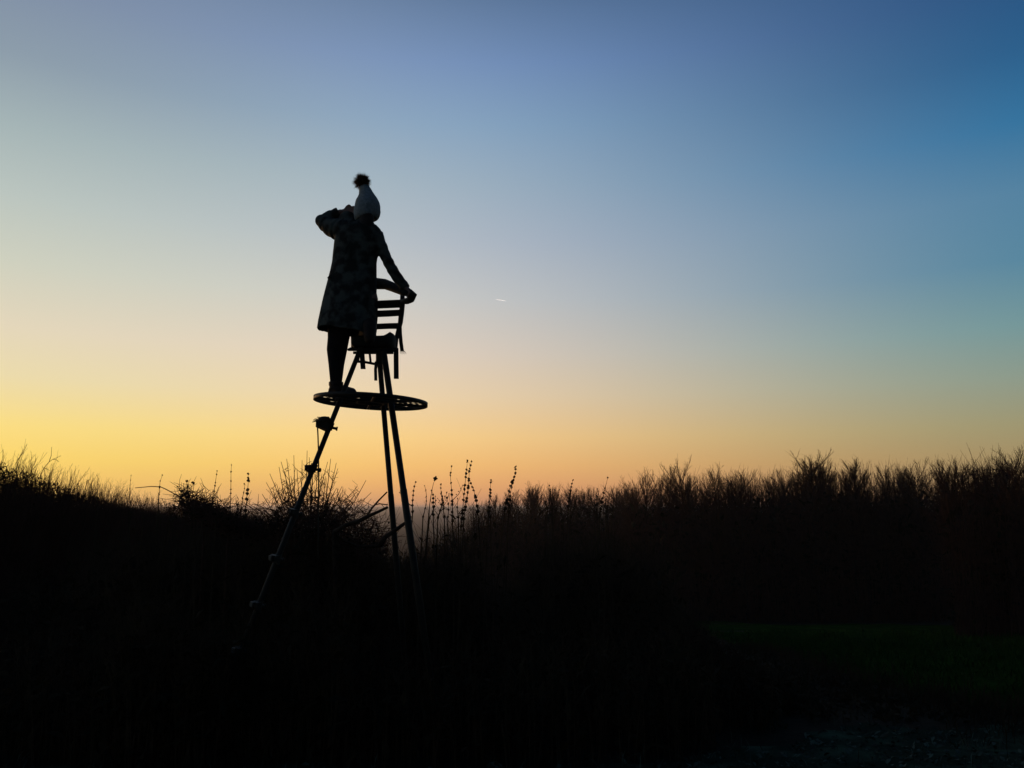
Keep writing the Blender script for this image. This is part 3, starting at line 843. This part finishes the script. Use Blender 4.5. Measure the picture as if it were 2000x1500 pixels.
# underwood: evergreen undergrowth and shoots that close the wood below the crowns
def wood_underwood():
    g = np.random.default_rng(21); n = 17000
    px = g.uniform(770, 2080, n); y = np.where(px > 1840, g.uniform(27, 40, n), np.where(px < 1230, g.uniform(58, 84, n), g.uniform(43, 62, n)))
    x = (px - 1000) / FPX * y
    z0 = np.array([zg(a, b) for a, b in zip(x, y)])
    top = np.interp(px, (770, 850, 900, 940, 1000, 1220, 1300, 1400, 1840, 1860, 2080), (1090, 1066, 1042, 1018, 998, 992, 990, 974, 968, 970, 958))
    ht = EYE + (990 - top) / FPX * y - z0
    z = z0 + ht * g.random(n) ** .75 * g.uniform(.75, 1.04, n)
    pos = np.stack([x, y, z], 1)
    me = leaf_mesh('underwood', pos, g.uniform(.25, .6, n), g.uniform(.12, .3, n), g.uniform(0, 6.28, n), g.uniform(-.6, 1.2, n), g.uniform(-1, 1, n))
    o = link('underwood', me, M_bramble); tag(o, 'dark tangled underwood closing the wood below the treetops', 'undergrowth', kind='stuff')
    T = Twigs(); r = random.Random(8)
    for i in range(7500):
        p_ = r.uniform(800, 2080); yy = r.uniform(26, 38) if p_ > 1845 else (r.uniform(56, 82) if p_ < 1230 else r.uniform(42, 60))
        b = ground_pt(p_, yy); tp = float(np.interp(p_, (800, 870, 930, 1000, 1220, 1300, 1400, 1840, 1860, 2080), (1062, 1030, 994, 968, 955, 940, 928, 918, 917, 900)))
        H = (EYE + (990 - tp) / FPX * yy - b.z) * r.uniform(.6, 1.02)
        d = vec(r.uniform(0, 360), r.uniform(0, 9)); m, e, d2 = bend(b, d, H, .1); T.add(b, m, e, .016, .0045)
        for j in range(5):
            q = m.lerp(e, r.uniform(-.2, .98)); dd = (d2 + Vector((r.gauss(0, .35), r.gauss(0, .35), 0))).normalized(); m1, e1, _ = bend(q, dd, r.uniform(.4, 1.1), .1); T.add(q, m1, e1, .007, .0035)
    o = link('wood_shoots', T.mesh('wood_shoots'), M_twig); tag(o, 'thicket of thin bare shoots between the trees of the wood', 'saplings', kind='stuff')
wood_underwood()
# a few withered leaves still on the near trees at the right end
def clinging_leaves():
    g = np.random.default_rng(4); n = 900
    px = g.uniform(1850, 2060, n); y = g.uniform(28, 34, n); top = np.interp(px, (1850, 1960, 2060), (918, 910, 895))
    x = (px - 1000) / FPX * y; z = EYE + (990 - (top + 120 * g.random(n) ** .8)) / FPX * y
    me = leaf_mesh('withered_leaves', np.stack([x, y, z], 1), g.uniform(.05, .13, n), g.uniform(.03, .09, n), g.uniform(0, 6.28, n), g.uniform(-1.3, .3, n), g.uniform(-1, 1, n))
    o = link('withered_leaves', me, M_leaf); tag(o, 'withered leaves still clinging to the twigs at the right end of the wood', 'leaves', kind='stuff')
clinging_leaves()

# --- hedge on the bank at the left
HS = [shrub(31 + k, 2.2, 1.7, 300, (12, 17, 14, 10)[k], 13, .0032, .02) for k in range(4)]
HG = 'bare shrubs of the bank hedge'
rh = random.Random(9)
TOPX = (-200, 0, 40, 100, 160, 240, 300, 380, 450, 520)
TOPY = (862, 880, 893, 916, 936, 954, 968, 980, 990, 1000)
def hedge_y(px): return float(np.interp(px, (-200, 0, 100, 250, 400, 520), (8.6, 10.5, 12.5, 18, 26, 36)))
for i, px in enumerate(list(range(-190, 120, 31)) + list(range(125, 330, 17)) + list(range(335, 530, 13))):
    y = hedge_y(px) + rh.uniform(-.5, .9); px = px + rh.uniform(-6, 6)
    b = ground_pt(px, y); H = at(px, float(np.interp(px, TOPX, TOPY)) + rh.uniform(-6, 8), y).z - b.z
    lab = ('bare twiggy shrub in the tallest part of the hedge at the left edge' if px < 100 else
           'bare twiggy shrub on the falling slope of the left hedge' if px < 250 else
           'small bare shrub in the low far end of the left hedge behind the brambles')
    k = rh.randrange(4); s = H / 2.1
    thing('hedge_shrub', b, lab, 'shrub', HG + (' at the left edge' if px < 100 else ' on the slope' if px < 250 else ' at its far end'), (('stems', HS[k][0], M_twig), ('leaves', HS[k][1], M_leaf)), rh.uniform(0, 6.28), (s * rh.uniform(.9, 1.15), s * rh.uniform(.9, 1.15), s))
# what closes the hedge lower down
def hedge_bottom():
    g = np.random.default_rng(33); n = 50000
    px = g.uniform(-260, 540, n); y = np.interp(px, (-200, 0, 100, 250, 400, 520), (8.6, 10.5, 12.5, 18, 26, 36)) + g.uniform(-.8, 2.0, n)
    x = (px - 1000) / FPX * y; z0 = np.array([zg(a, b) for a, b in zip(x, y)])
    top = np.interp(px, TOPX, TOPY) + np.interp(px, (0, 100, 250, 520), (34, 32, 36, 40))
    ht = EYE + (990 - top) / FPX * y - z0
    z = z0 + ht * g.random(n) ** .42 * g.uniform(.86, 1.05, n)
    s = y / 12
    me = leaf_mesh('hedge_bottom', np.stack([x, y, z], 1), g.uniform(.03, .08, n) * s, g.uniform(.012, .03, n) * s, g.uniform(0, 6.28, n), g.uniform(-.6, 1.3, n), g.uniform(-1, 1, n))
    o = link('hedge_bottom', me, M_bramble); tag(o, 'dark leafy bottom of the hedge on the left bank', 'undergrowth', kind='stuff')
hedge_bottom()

# --- dead tall weeds and brambles round the high seat
def thicket():
    g = np.random.default_rng(17)
    def region(n, x0, x1, y0, y1):
        return g.uniform(x0, x1, n), g.uniform(y0, y1, n)
    xs_, ys_, hs_ = [], [], []
    for n, (a, b, c, d), (h0, h1) in ((2600, (-6.5, 1.6, 5.75, 7.4), (.45, .95)), (1300, (-2.8, -1.25, 5.5, 6.0), (.8, 1.30)), (3000, (-7, 2.4, 7.2, 9.5), (.7, 1.15)), (2600, (-7.5, 4.2, 9.4, 13), (.8, 1.35)), (2600, (-8, 6, 13, 22), (.9, 1.5)),
                                      (1600, (.2, 3.0, 8.0, 11), (1.2, 1.85)), (2600, (-4.2, -1.25, 7.6, 11.5), (1.5, 2.6)), (1500, (-2.6, -.4, 7.2, 10), (1.2, 2.2)), (900, (1.2, 4.4, 7.6, 12), (.5, 1.3))):
        x, y = region(n, a, b, c, d); xs_.append(x); ys_.append(y); hs_.append(g.uniform(h0, h1, n))
    x = np.concatenate(xs_); y = np.concatenate(ys_); h = np.concatenate(hs_)
    keep = np.ones(len(x), bool)
    ax, ay = A1.x, A1.y
    for i in range(len(x)):
        if in_path(x[i], y[i]) or in_field(x[i], y[i]): keep[i] = False
        pxs = 1000 + FPX * x[i] / y[i]
        if abs(x[i] - A1.x) < .25 and y[i] < 6.0: h[i] *= .8
        if 770 < pxs < 905 and y[i] < 30: h[i] = min(h[i], max(.2, EYE - (1075 + g.uniform(0, 60) - 990) / FPX * y[i] - zg(x[i], y[i])))
        if 470 < pxs <= 775 and y[i] > 6.6:
            tp = np.interp(pxs, (470, 500, 540, 620, 680, 720, 750, 775), (1042, 1030, 1014, 1010, 1022, 1046, 1074, 1090)) + g.uniform(-10, 70)
            h[i] = min(h[i], max(.2, EYE - (tp - 990) / FPX * y[i] - zg(x[i], y[i])))
        if pxs > 1280 and y[i] < 42:
            tp = np.interp(pxs, (1280, 1340, 1400, 1500, 1650, 1800, 2000), (1130, 1190, 1245, 1285, 1338, 1388, 1432)) + g.uniform(0, 60)
            h[i] = min(h[i], max(.12, EYE - (tp - 990) / FPX * y[i] - zg(x[i], y[i])))
        if pxs < 520 and y[i] < 30: h[i] = min(h[i], max(.2, EYE - (1022 - 990 + g.uniform(0, 80)) / FPX * y[i] - zg(x[i], y[i])))
    x, y, h = x[keep], y[keep], h[keep]; n = len(x)
    z = np.array([zg(a, b) for a, b in zip(x, y)])
    az = g.uniform(0, 2 * pi, n); ln_ = g.uniform(.02, .28, n)
    P0 = np.stack([x, y, z - .05], 1)
    dx = np.stack([np.cos(az) * ln_, np.sin(az) * ln_, np.zeros(n)], 1) * h[:, None]
    P1 = P0 + dx * .35 + np.stack([np.zeros(n), np.zeros(n), h * .55], 1)
    P2 = P0 + dx + np.stack([np.zeros(n), np.zeros(n), h], 1)
    rr = g.uniform(.0028, .0055, n) * np.clip(y / 9, .8, 1.6)
    arr = [np.concatenate([P0, P1, P2, rr[:, None], rr[:, None] * .4], 1)]
    for j in range(5):                 # side twigs
        u = g.uniform(.35, .98, n)[:, None]; q = P1 + (P2 - P1) * (u * 2 - 1) if j else P1 + (P2 - P1) * u
        a2 = g.uniform(0, 2 * pi, n); l = h * g.uniform(.08, .22, n)
        d = np.stack([np.cos(a2) * l * .6, np.sin(a2) * l * .6, l * g.uniform(.2, 1, n)], 1)
        arr.append(np.concatenate([q, q + d * .55, q + d + np.stack([np.zeros(n), np.zeros(n), l * .1], 1), rr[:, None] * .55, rr[:, None] * .3], 1))
    T = Twigs(); me = T.mesh('dead_weeds', np.concatenate(arr))
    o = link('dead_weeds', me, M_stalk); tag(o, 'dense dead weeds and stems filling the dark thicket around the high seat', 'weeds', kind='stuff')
    m = 3                              # withered leaves on them
    pos, L, W = [], [], []
    for j in range(m):
        u = g.uniform(.05, .9, n)[:, None]
        pos.append(P0 + (P2 - P0) * u + g.normal(0, .03, (n, 3))); L.append(g.uniform(.06, .18, n)); W.append(g.uniform(.02, .06, n))
    pos = np.concatenate(pos); L = np.concatenate(L); W = np.concatenate(W); k = len(pos)
    me = leaf_mesh('withered_foliage', pos, L, W, g.uniform(0, 6.28, k), g.uniform(-1.3, .9, k), g.uniform(-1, 1, k))
    o = link('withered_foliage', me, M_leaf); tag(o, 'withered leaves hanging in the thicket around the high seat', 'leaves', kind='stuff')
thicket()

# individual stalks with whorls of seed heads, standing against the sky
def stalk(px0, py0, px1, py1, y, label, whorls=9, size=1.0, bow=0.0, group='tall dead stalks with seed heads', single=False, side=0):
    top = at(px1, py1, y); mid = at(px0, py0, y)
    d = (top - mid); gz = zg(mid.x - d.x * .2, y)
    base = mid - d * ((mid.z - gz) / max(.05, d.z)) * 1.0
    base.x = mid.x - (base.x - mid.x) * -.35; base.z = zg(base.x, base.y) - .03
    root = empty('seed_stalk', base, label, 'plant', group)
    r = random.Random(int(px1 * 7 + py1)); mb = MB()
    perp = Vector((1, .2, 0))
    pts = [base, base.lerp(mid, .5) + perp * r.uniform(-.02, .02), mid]
    n = 6; bw = r.gauss(0, .012); kk = r.gauss(0, .004)
    for i in range(1, n + 1): pts.append(mid.lerp(top, i / n) + perp * ((bow + bw) * sin(pi * i / n) + (kk * (i - 3) if i > 3 and i < n else 0)))
    mb.tube(pts, [.006, .0055, .005] + [.0045 - .0030 * i / n for i in range(1, n + 1)], 5)
    sh = MB()
    if single:
        for k in range(14): sh.octa(top + Vector((r.gauss(0, .006), r.gauss(0, .006), r.gauss(0, .006))), .010)
    for i in range(whorls):
        t = min(1.0, max(0.0, .02 + .98 * (i / max(1, whorls - 1)) ** .85 + (r.gauss(0, .022) if 0 < i < whorls - 1 else 0)))
        if 0 < i < whorls - 1 and r.random() < .08: continue
        q = t * n; k = min(n - 1, int(q)); c = pts[2 + k].lerp(pts[3 + k], q - k)
        s = size * (1.25 - .55 * t) * r.uniform(.8, 1.15)
        for j in range(6):
            a = j * pi / 3 + r.random(); rr = .0085 * s
            sh.octa(c + Vector((cos(a) * rr, sin(a) * rr, r.uniform(-.006, .006))), .0085 * s, 1.5)
        if r.random() < .6:
            a = r.uniform(0, 6.28); dd = Vector((cos(a), sin(a), r.uniform(-.6, .3))); w_ = dd.cross(Vector((0, 0, 1))).normalized() * .006
            b = c + dd * .012; sh.add([b - w_, b + w_, b + dd * .035 * s], [(0, 1, 2)], False)
    for i in range(side):
        p = pts[2].lerp(pts[5], r.random()); an = r.choice((-1, 1)); e = p + Vector((an * r.uniform(.05, .12), r.uniform(-.05, .05), r.uniform(.06, .16)))
        mb.tube([p, p.lerp(e, .5) + Vector((an * .012, 0, -.01)), e], [.003, .0025, .0015], 4)
        for j in range(4):
            c = p.lerp(e, .4 + .2 * j); sh.octa(c, .008 * size)
    mb.build('stem', M_stalk, root)
    if whorls or single or side: sh.build('seed_heads', M_stalk, root)['kind'] = 'stuff'
    return root
G1, G2 = 'dead seed stalks left of the high seat', 'dead seed stalks right of the high seat'
stalk(478, 1010, 484.5, 925, 7.2, 'thickest dead stalk left of the ladder leg, beaded with dark round whorls', 10, 1.15, group=G1)
stalk(449, 1008, 452, 908, 7.6, 'tallest thin dead stalk left of the ladder leg, with slim tip', 9, .62, group=G1)
stalk(412, 1000, 424, 920, 8.0, 'thin dead stalk leaning right above the bramble tangle', 8, .6, group=G1)
stalk(308, 1000, 317, 928, 8.6, 'lone thin dead stalk at the tip of the long arching bramble cane', 8, .6, group=G1)
stalk(366, 1000, 365, 940, 7.6, 'short thick dead stalk rising out of the bramble tangle', 6, 1.2, group=G1, side=3)
stalk(377, 985, 378.5, 943, 7.8, 'short dead stalk with one round tip just right of the thick short one', 3, .7, group=G1, single=True)
stalk(255, 1000, 256, 928, 9.5, 'faint thin dead stalk standing alone above the low part of the hedge', 6, .45, group=G1)
stalk(190, 985, 190, 929, 10.0, 'faint dead stalk farthest left along the hedge slope', 5, .5, group=G1)
stalk(471, 1000, 477, 945, 7.9, 'short thin dead stalk tucked just left of the thickest one', 6, .6, group=G1)
stalk(884, 1020, 882, 911, 7.0, 'dead stalk with bare middle, first tall one right of the stand legs', 10, .75, group=G2, side=2)
stalk(901, 1030, 913, 899, 7.1, 'tallest dead stalk, left one of the crossing pair', 16, .85, group=G2)
stalk(905, 1015, 921, 901, 7.2, 'tall dead stalk, right one of the crossing pair', 14, .85, group=G2)
stalk(933, 1000, 917, 938, 7.3, 'dead stalk leaning left under the crossing pair', 9, .9, group=G2, bow=.01)
stalk(954, 1000, 959, 938, 7.4, 'straight dead stalk standing alone between the crossing pair and the leaning one', 8, .9, group=G2)
stalk(986, 995, 1007, 911, 7.2, 'dead stalk with big dark whorls leaning strongly right', 12, 1.1, group=G2)
stalk(994, 1000, 1001, 945, 7.6, 'short dead stalk beside the strongly leaning one', 7, .9, group=G2)
stalk(1069, 995, 1073, 948, 8.0, 'dead stalk in front of the first low distant trees', 6, .7, group=G2)
stalk(1110, 990, 1119, 938, 8.0, 'dead stalk rising alone in front of the low distant trees', 8, .85, group=G2)
stalk(1173, 995, 1187, 933, 8.0, 'farthest right dead stalk, leaning right with beaded tip', 8, .85, group=G2)
stalk(838, 1000, 850, 935, 7.0, 'thin bent stalk ending in one round seed head', 0, 1.0, group=G2, bow=-.02, single=True)
stalk(806, 1000, 812, 941, 7.0, 'ragged short dead stalk close beside the right stand leg', 7, .7, group=G2, side=2)
stalk(826, 1010, 829, 948, 7.1, 'pale thin dead stalk second from the right stand leg', 6, .5, group=G2)
stalk(846, 1005, 843, 957, 7.2, 'short dead stalk leaning left below the round seed head', 6, .8, group=G2)
stalk(855, 1010, 861, 946, 7.2, 'dead stalk leaning right between the round seed head and the bare-middled one', 8, .7, group=G2)
stalk(868, 1010, 869, 970, 7.3, 'lowest dead stalk between the stand legs and the crossing pair', 4, .7, group=G2)
for i in range(34):
    q = rh.random() < .35; px = rh.uniform(230, 500) if q else rh.uniform(800, 1210)
    lo = float(np.interp(px, (230, 330, 500, 800, 900, 1000, 1210), (962, 972, 975, 968, 965, 966, 965)))
    stalk(px, lo + 45, px + rh.uniform(-8, 12), lo + rh.uniform(-12, 16), rh.uniform(7.0, 9.2), 'small dead stalk low among the taller ones ' + ('left' if q else 'right') + ' of the stand', rh.randrange(3, 7), rh.uniform(.45, .8), group='small dead stalks ' + ('left' if q else 'right') + ' of the stand', side=rh.randrange(0, 3))

# bent grass stalks on the hedge at the far left
def bent_stalk(paths, label, y, name='bent_stalk'):
    q0 = at(*paths[0][0], y); b = Vector((q0.x, y, zg(q0.x, y)))
    root = empty(name, b, label, 'plant'); mb = MB()
    mb.tube([b, b.lerp(q0, .5) + Vector((.02, 0, 0)), q0], [.006, .005, .004], 5)
    for p in paths: mb.tube([at(px, py, y) for px, py in p], [.0042 - .0022 * i / max(1, len(p) - 1) for i in range(len(p))], 5)
    mb.build('stem', M_stalk, root); return root
bent_stalk([((34, 900), (42, 888), (49, 876), (53, 867))], 'thin grass stem bending right at the far left of the hedge', 9.4)
bent_stalk([((79, 928), (86, 914), (95, 903), (103, 897), (111, 894), (119, 890)), ((96, 902), (100, 890), (101, 873)), ((103, 897), (110, 898), (115, 902)), ((86, 914), (92, 916), (97, 919))], 'forked dead stem arching right above the left hedge', 10.2)

# brambles: arching canes and tangle left of the ladder leg
def cane(mb, pts, y, r0=.006, r1=.003):
    mb.tube([at(px, py, y + .06 * i) for i, (px, py) in enumerate(pts)], [r0 + (r1 - r0) * i / (len(pts) - 1) for i in range(len(pts))], 6)
def bramble(label, y, canes, leaves, seed, thorn=True):
    q = at(*canes[0][0], y); base = Vector((q.x, y, zg(q.x, y)))
    root = empty('bramble', base, label, 'bramble', 'bramble bushes'); mb = MB(); r = random.Random(seed)
    for c in canes:
        cane(mb, c, y, .0075, .0035)
    first = [at(*canes[0][0], y), base]; mb.tube([base, base.lerp(first[0], .5), first[0]], [.009, .008, .0075], 6)
    mb.build('canes', M_twig, root)
    g = np.random.default_rng(seed); pos = []
    for (cx, cy, sx_, sy_, n) in leaves:
        for k in range(n): pos.append(tuple(at(r.gauss(cx, sx_), r.gauss(cy, sy_), y + r.uniform(-.3, .4))))
    T = Twigs()
    for q in pos:
        q = Vector(q) - base; L = r.uniform(.05, .20); d = Vector((r.gauss(0, .8), r.gauss(0, .6), r.uniform(-.3, 1))).normalized()
        m = q + d * L * .5 + Vector((r.gauss(0, .012), 0, r.gauss(0, .012))); T.add(q, m, m + (d + Vector((r.gauss(0, .3), 0, .1))).normalized() * L * .5, .0030, .0015)
    link('twigs', T.mesh('twigs'), M_twig, root)
    pos = pos[::3]; k = len(pos)
    me = leaf_mesh('leaves', np.array(pos) - np.array(base), g.uniform(.02, .048, k), g.uniform(.012, .030, k), g.uniform(0, 6.28, k), g.uniform(-1, .8, k), g.uniform(-1, 1, k))
    link('leaves', me, M_bramble, root)
    return root
bramble('bramble with one long cane arching far to the left, in front of the bank', 7.7,
        [[(400, 1010), (392, 1000), (372, 985), (345, 967), (325, 956), (314, 951), (296, 950), (264, 953)], [(362, 980), (372, 975), (385, 964), (399, 954)], [(380, 1005), (365, 985), (352, 978), (340, 980)]],
        [(370, 992, 14, 12, 150), (395, 1000, 22, 10, 190), (362, 962, 5, 7, 40)], 3)
bramble('bramble heaped in a dark arch just left of the ladder leg', 7.4,
        [[(446, 1030), (440, 1015), (425, 998), (405, 985), (385, 978), (370, 982)], [(420, 1030), (432, 1006), (442, 1000), (452, 1004), (462, 1018)], [(410, 1030), (400, 1003), (390, 985), (378, 974)]],
        [(435, 1016, 18, 9, 300), (405, 996, 16, 9, 160), (380, 992, 16, 12, 150), (462, 1032, 18, 10, 240)], 4)
bramble('low bramble spreading between the ladder leg and the back legs', 7.6,
        [[(700, 1040), (690, 1020), (672, 1004), (650, 998), (630, 1000)], [(720, 1050), (730, 1020), (722, 1005), (704, 1000), (690, 1006)], [(640, 1040), (650, 1010), (665, 1000), (682, 1002)]],
        [(650, 1020, 40, 14, 280), (685, 1042, 34, 16, 300), (712, 1070, 28, 14, 300)], 6)
bramble('dark bramble mound behind the foot of the ladder leg', 7.8,
        [[(560, 1040), (550, 1010), (535, 996), (515, 992), (500, 1000)], [(600, 1040), (608, 1005), (622, 990), (640, 988)]],
        [(540, 1026, 34, 15, 380), (600, 1020, 36, 15, 340), (500, 1042, 26, 13, 240)], 7)

# twiggy shrub whose shoots fan out behind the ladder leg
def fan_shrub():
    y = 8.2; c = at(600, 1040, y); base = Vector((c.x, y, zg(c.x, y)))
    root = empty('twiggy_shrub', base, 'bare twiggy shrub fanning its thin shoots behind the ladder leg', 'shrub')
    T = Twigs(); r = random.Random(12); zero = Vector((0, 0, 0))
    def shoot(p, e, r0, r1, sag=0):
        m = p.lerp(e, .5) + Vector((r.gauss(0, .02), r.gauss(0, .03), sag)); T.add(p - base, m - base, e - base, r0, r1); return m
    tips = [(512, 965), (520, 942), (527, 925), (545, 912), (549, 902), (556, 920), (560, 896), (574, 889), (580, 915), (590, 899), (600, 880), (604, 893), (612, 910), (622, 905), (629, 925), (640, 902), (646, 896), (636, 930), (657, 904), (660, 915), (652, 940), (668, 950), (540, 945), (533, 955), (568, 930), (586, 930), (610, 935), (698, 950), (715, 938), (692, 968), (675, 962), (505, 985), (725, 962)]
    for (tx, ty) in tips:
        bx = 605 + (tx - 605) * .42 + r.gauss(0, 6); p = at(bx, 1035 + r.uniform(-10, 14), y + r.uniform(-.3, .3)); e = at(tx, ty, y + r.uniform(-.5, .4))
        g = Vector((p.x, p.y, zg(p.x, p.y))); T.add(g - base, g.lerp(p, .5) - base, p - base, .010, .008)
        m = shoot(p, e, .0075, .0026)
        for j in range(6):
            u = r.uniform(.15, .85); q = p.lerp(m, u * 2) if u < .5 else m.lerp(e, u * 2 - 1)
            an = r.choice((-1, 1)); L = r.uniform(.06, .22) * (1.2 - u)
            e2 = q + Vector((an * L * r.uniform(.3, .8), r.gauss(0, .06), L)); m2 = shoot(q, e2, .0034, .0018)
            if r.random() < .7: shoot(m2, m2 + Vector((r.gauss(0, .04), r.gauss(0, .04), r.uniform(.02, .09))), .0026, .0016)
    for j in range(420):              # dense lower twigs
        px = r.gauss(600, 62); q = at(px, r.uniform(985, 1050) - 18 * (1 - min(1, abs(px - 600) / 90)), y + r.uniform(-.5, .5)); L = r.uniform(.06, .22)
        m = shoot(q, q + Vector((r.gauss(0, .7), r.gauss(0, .5), r.uniform(.1, 1))).normalized() * L, .004, .002)
    link('shoots', T.mesh('shoots'), M_twig, root)
fan_shrub()

# dead branch leaning among the stand legs
y = 6.75
db = empty('dead_branch', ground_pt(650, y), 'dead branch leaning up against the back legs of the high seat', 'branch')
mb = MB()
mb.tube([at(652, 1040, y), at(676, 1026, y), at(700, 1018, y), at(720, 1008, y), at(738, 1000, y - .05), at(757, 991, y - .1)], [.020, .018, .017, .016, .013, .011], 7)
mb.tube([at(714, 1012, y), at(726, 993, y), at(740, 977, y - .05), at(756, 961, y - .1)], [.010, .008, .007, .006], 6)
mb.tube([at(732, 986, y), at(742, 984, y), at(757, 986, y - .08)], [.006, .005, .0045], 5)
mb.tube([at(742, 1066, y - .2), at(752, 1050, y - .2), at(766, 1040, y - .2), at(780, 1030, y - .2), at(796, 1018, y - .25), at(803, 1008, y - .25)], [.022, .020, .019, .016, .012, .009], 7)
mb.tube([at(652, 1040, y), at(668, 1054, y + .1), at(700, 1068, y + .2), at(742, 1066, y - .2)], [.012, .012, .012, .014], 7)
b0 = at(652, 1040, y); mb.tube([b0, Vector((b0.x - .12, 7.5, .55)), Vector((b0.x - .2, 7.8, zg(b0.x - .2, 7.8) - .02))], [.014, .016, .018], 7)
mb.build('limb', M_bark, db)

# --- grass of the field, frosted litter on the bare strip
def turf():
    g = np.random.default_rng(51); n = 26000
    y = 6.3 + 24 * g.random(n) ** 1.8; x = 3.6 + g.random(n) * (y * .75)
    keep = np.array([in_field(a, b) for a, b in zip(x, y)]); x, y = x[keep], y[keep]; n = len(x)
    z = np.array([zg(a, b) + .025 for a, b in zip(x, y)])
    me = leaf_mesh('grass', np.stack([x, y, z], 1), g.uniform(.05, .16, n) * np.clip(y / 9, .8, 2), g.uniform(.006, .014, n) * np.clip(y / 8, 1, 2.5), g.uniform(0, 6.28, n), g.uniform(.5, 1.4, n), g.uniform(-.6, .6, n))
    o = link('grass', me, M_grass); tag(o, 'short dark green grass of the field right of the thicket', 'grass', kind='stuff')
    # rough dead grass along the field margin
    n = 5200; y = 6.6 + 14 * g.random(n) ** 1.5
    e = np.array([4.9 - .03 * (b - 7) if b < 11 else 4.75 + (b - 11) * .13 for b in y]); x = e + g.normal(-.25, .35, n)
    z = np.array([zg(a, b) for a, b in zip(x, y)])
    me = leaf_mesh('margin_grass', np.stack([x, y, z], 1), g.uniform(.08, .30, n), g.uniform(.006, .014, n), g.uniform(0, 6.28, n), g.uniform(.4, 1.4, n), g.uniform(-.6, .6, n))
    o = link('margin_grass', me, M_leaf); tag(o, 'rough brown dead grass along the edge of the green field', 'grass', kind='stuff')
turf()
M_frostbit = mat('frosted_leaf', (.080, .105, .075), (.018, .022, .016), 5, .9, spec=.05, lo=.45, hi=.7)
def litter():
    g = np.random.default_rng(61); n = 6000
    x = g.uniform(-4.4, 5.4, n); y = g.uniform(4.4, 8.0, n)
    keep = np.array([in_path(a, b) for a, b in zip(x, y)]); x, y = x[keep], y[keep]; n = len(x)
    z = np.array([zg(a, b) + .018 for a, b in zip(x, y)])
    me = leaf_mesh('leaf_litter', np.stack([x, y, z], 1), g.uniform(.02, .07, n), g.uniform(.012, .04, n), g.uniform(0, 6.28, n), g.uniform(-.2, .7, n), g.uniform(-.8, .8, n))
    o = link('leaf_litter', me, M_frostbit); tag(o, 'frosted fallen leaves scattered on the bare strip in front of the thicket', 'leaves', kind='stuff')
    n = 3500; x = g.uniform(-4.4, 5.4, n); y = g.uniform(4.4, 8.2, n)
    keep = np.array([in_path(a, b - .25) and noise.noise((a * 1.1, b * 1.1, 3)) > -.05 for a, b in zip(x, y)]); x, y = x[keep], y[keep]; n = len(x)
    z = np.array([zg(a, b) + .01 for a, b in zip(x, y)])
    me = leaf_mesh('frosted_tufts', np.stack([x, y, z], 1), g.uniform(.05, .15, n), g.uniform(.004, .009, n), g.uniform(0, 6.28, n), g.uniform(.2, 1.4, n), g.uniform(-.6, .6, n))
    o = link('frosted_tufts', me, M_frostbit); tag(o, 'stiff frosted grass blades on the bare strip in the foreground', 'grass', kind='stuff')
litter()

# --- short vapour trail of an aeroplane, high up and far off
M_trail = bpy.data.materials.new('vapour'); M_trail.use_nodes = True       # thin ice cloud: the sky shows through and sunlight is scattered forward
nt = M_trail.node_tree; nt.nodes.clear()
n1 = nt.nodes.new('ShaderNodeBsdfTransparent'); n1.inputs[0].default_value = (.97, .97, .97, 1)
n2 = nt.nodes.new('ShaderNodeBsdfTranslucent'); n2.inputs[0].default_value = (.5, .55, .6, 1)
n3 = nt.nodes.new('ShaderNodeAddShader'); n4 = nt.nodes.new('ShaderNodeOutputMaterial')
nt.links.new(n1.outputs[0], n3.inputs[0]); nt.links.new(n2.outputs[0], n3.inputs[1]); nt.links.new(n3.outputs[0], n4.inputs[0])
yt = 30000
a_, b_ = at(968, 584.5, yt), at(988, 588, yt)
mb = MB(); mb.tube([a_, a_.lerp(b_, .3), a_.lerp(b_, .7), b_], [6, 11, 10, 5], 10)
o = mb.build('contrail', M_trail, None, a_.lerp(b_, .5)); tag(o, 'short white vapour trail alone in the open sky right of the person', 'contrail')

# --- evening haze over the low land
bm = bmesh.new(); bmesh.ops.create_cube(bm, size=1.0)
me = bpy.data.meshes.new('haze'); bm.to_mesh(me); bm.free()
hz_o = link('haze', me, None); hz_o.location = (0, 4300, -13); hz_o.scale = (18200, 9800, 46); hz_o['kind'] = 'stuff'
hm = bpy.data.materials.new('haze'); hm.use_nodes = True; nt = hm.node_tree; nt.nodes.clear()
pv_ = nt.nodes.new('ShaderNodeVolumePrincipled'); pv_.inputs['Color'].default_value = (.92, .80, .74, 1); pv_.inputs['Density'].default_value = 1 / 3600; pv_.inputs['Anisotropy'].default_value = .6
ou = nt.nodes.new('ShaderNodeOutputMaterial'); nt.links.new(pv_.outputs[0], ou.inputs['Volume'])
me.materials.append(hm)
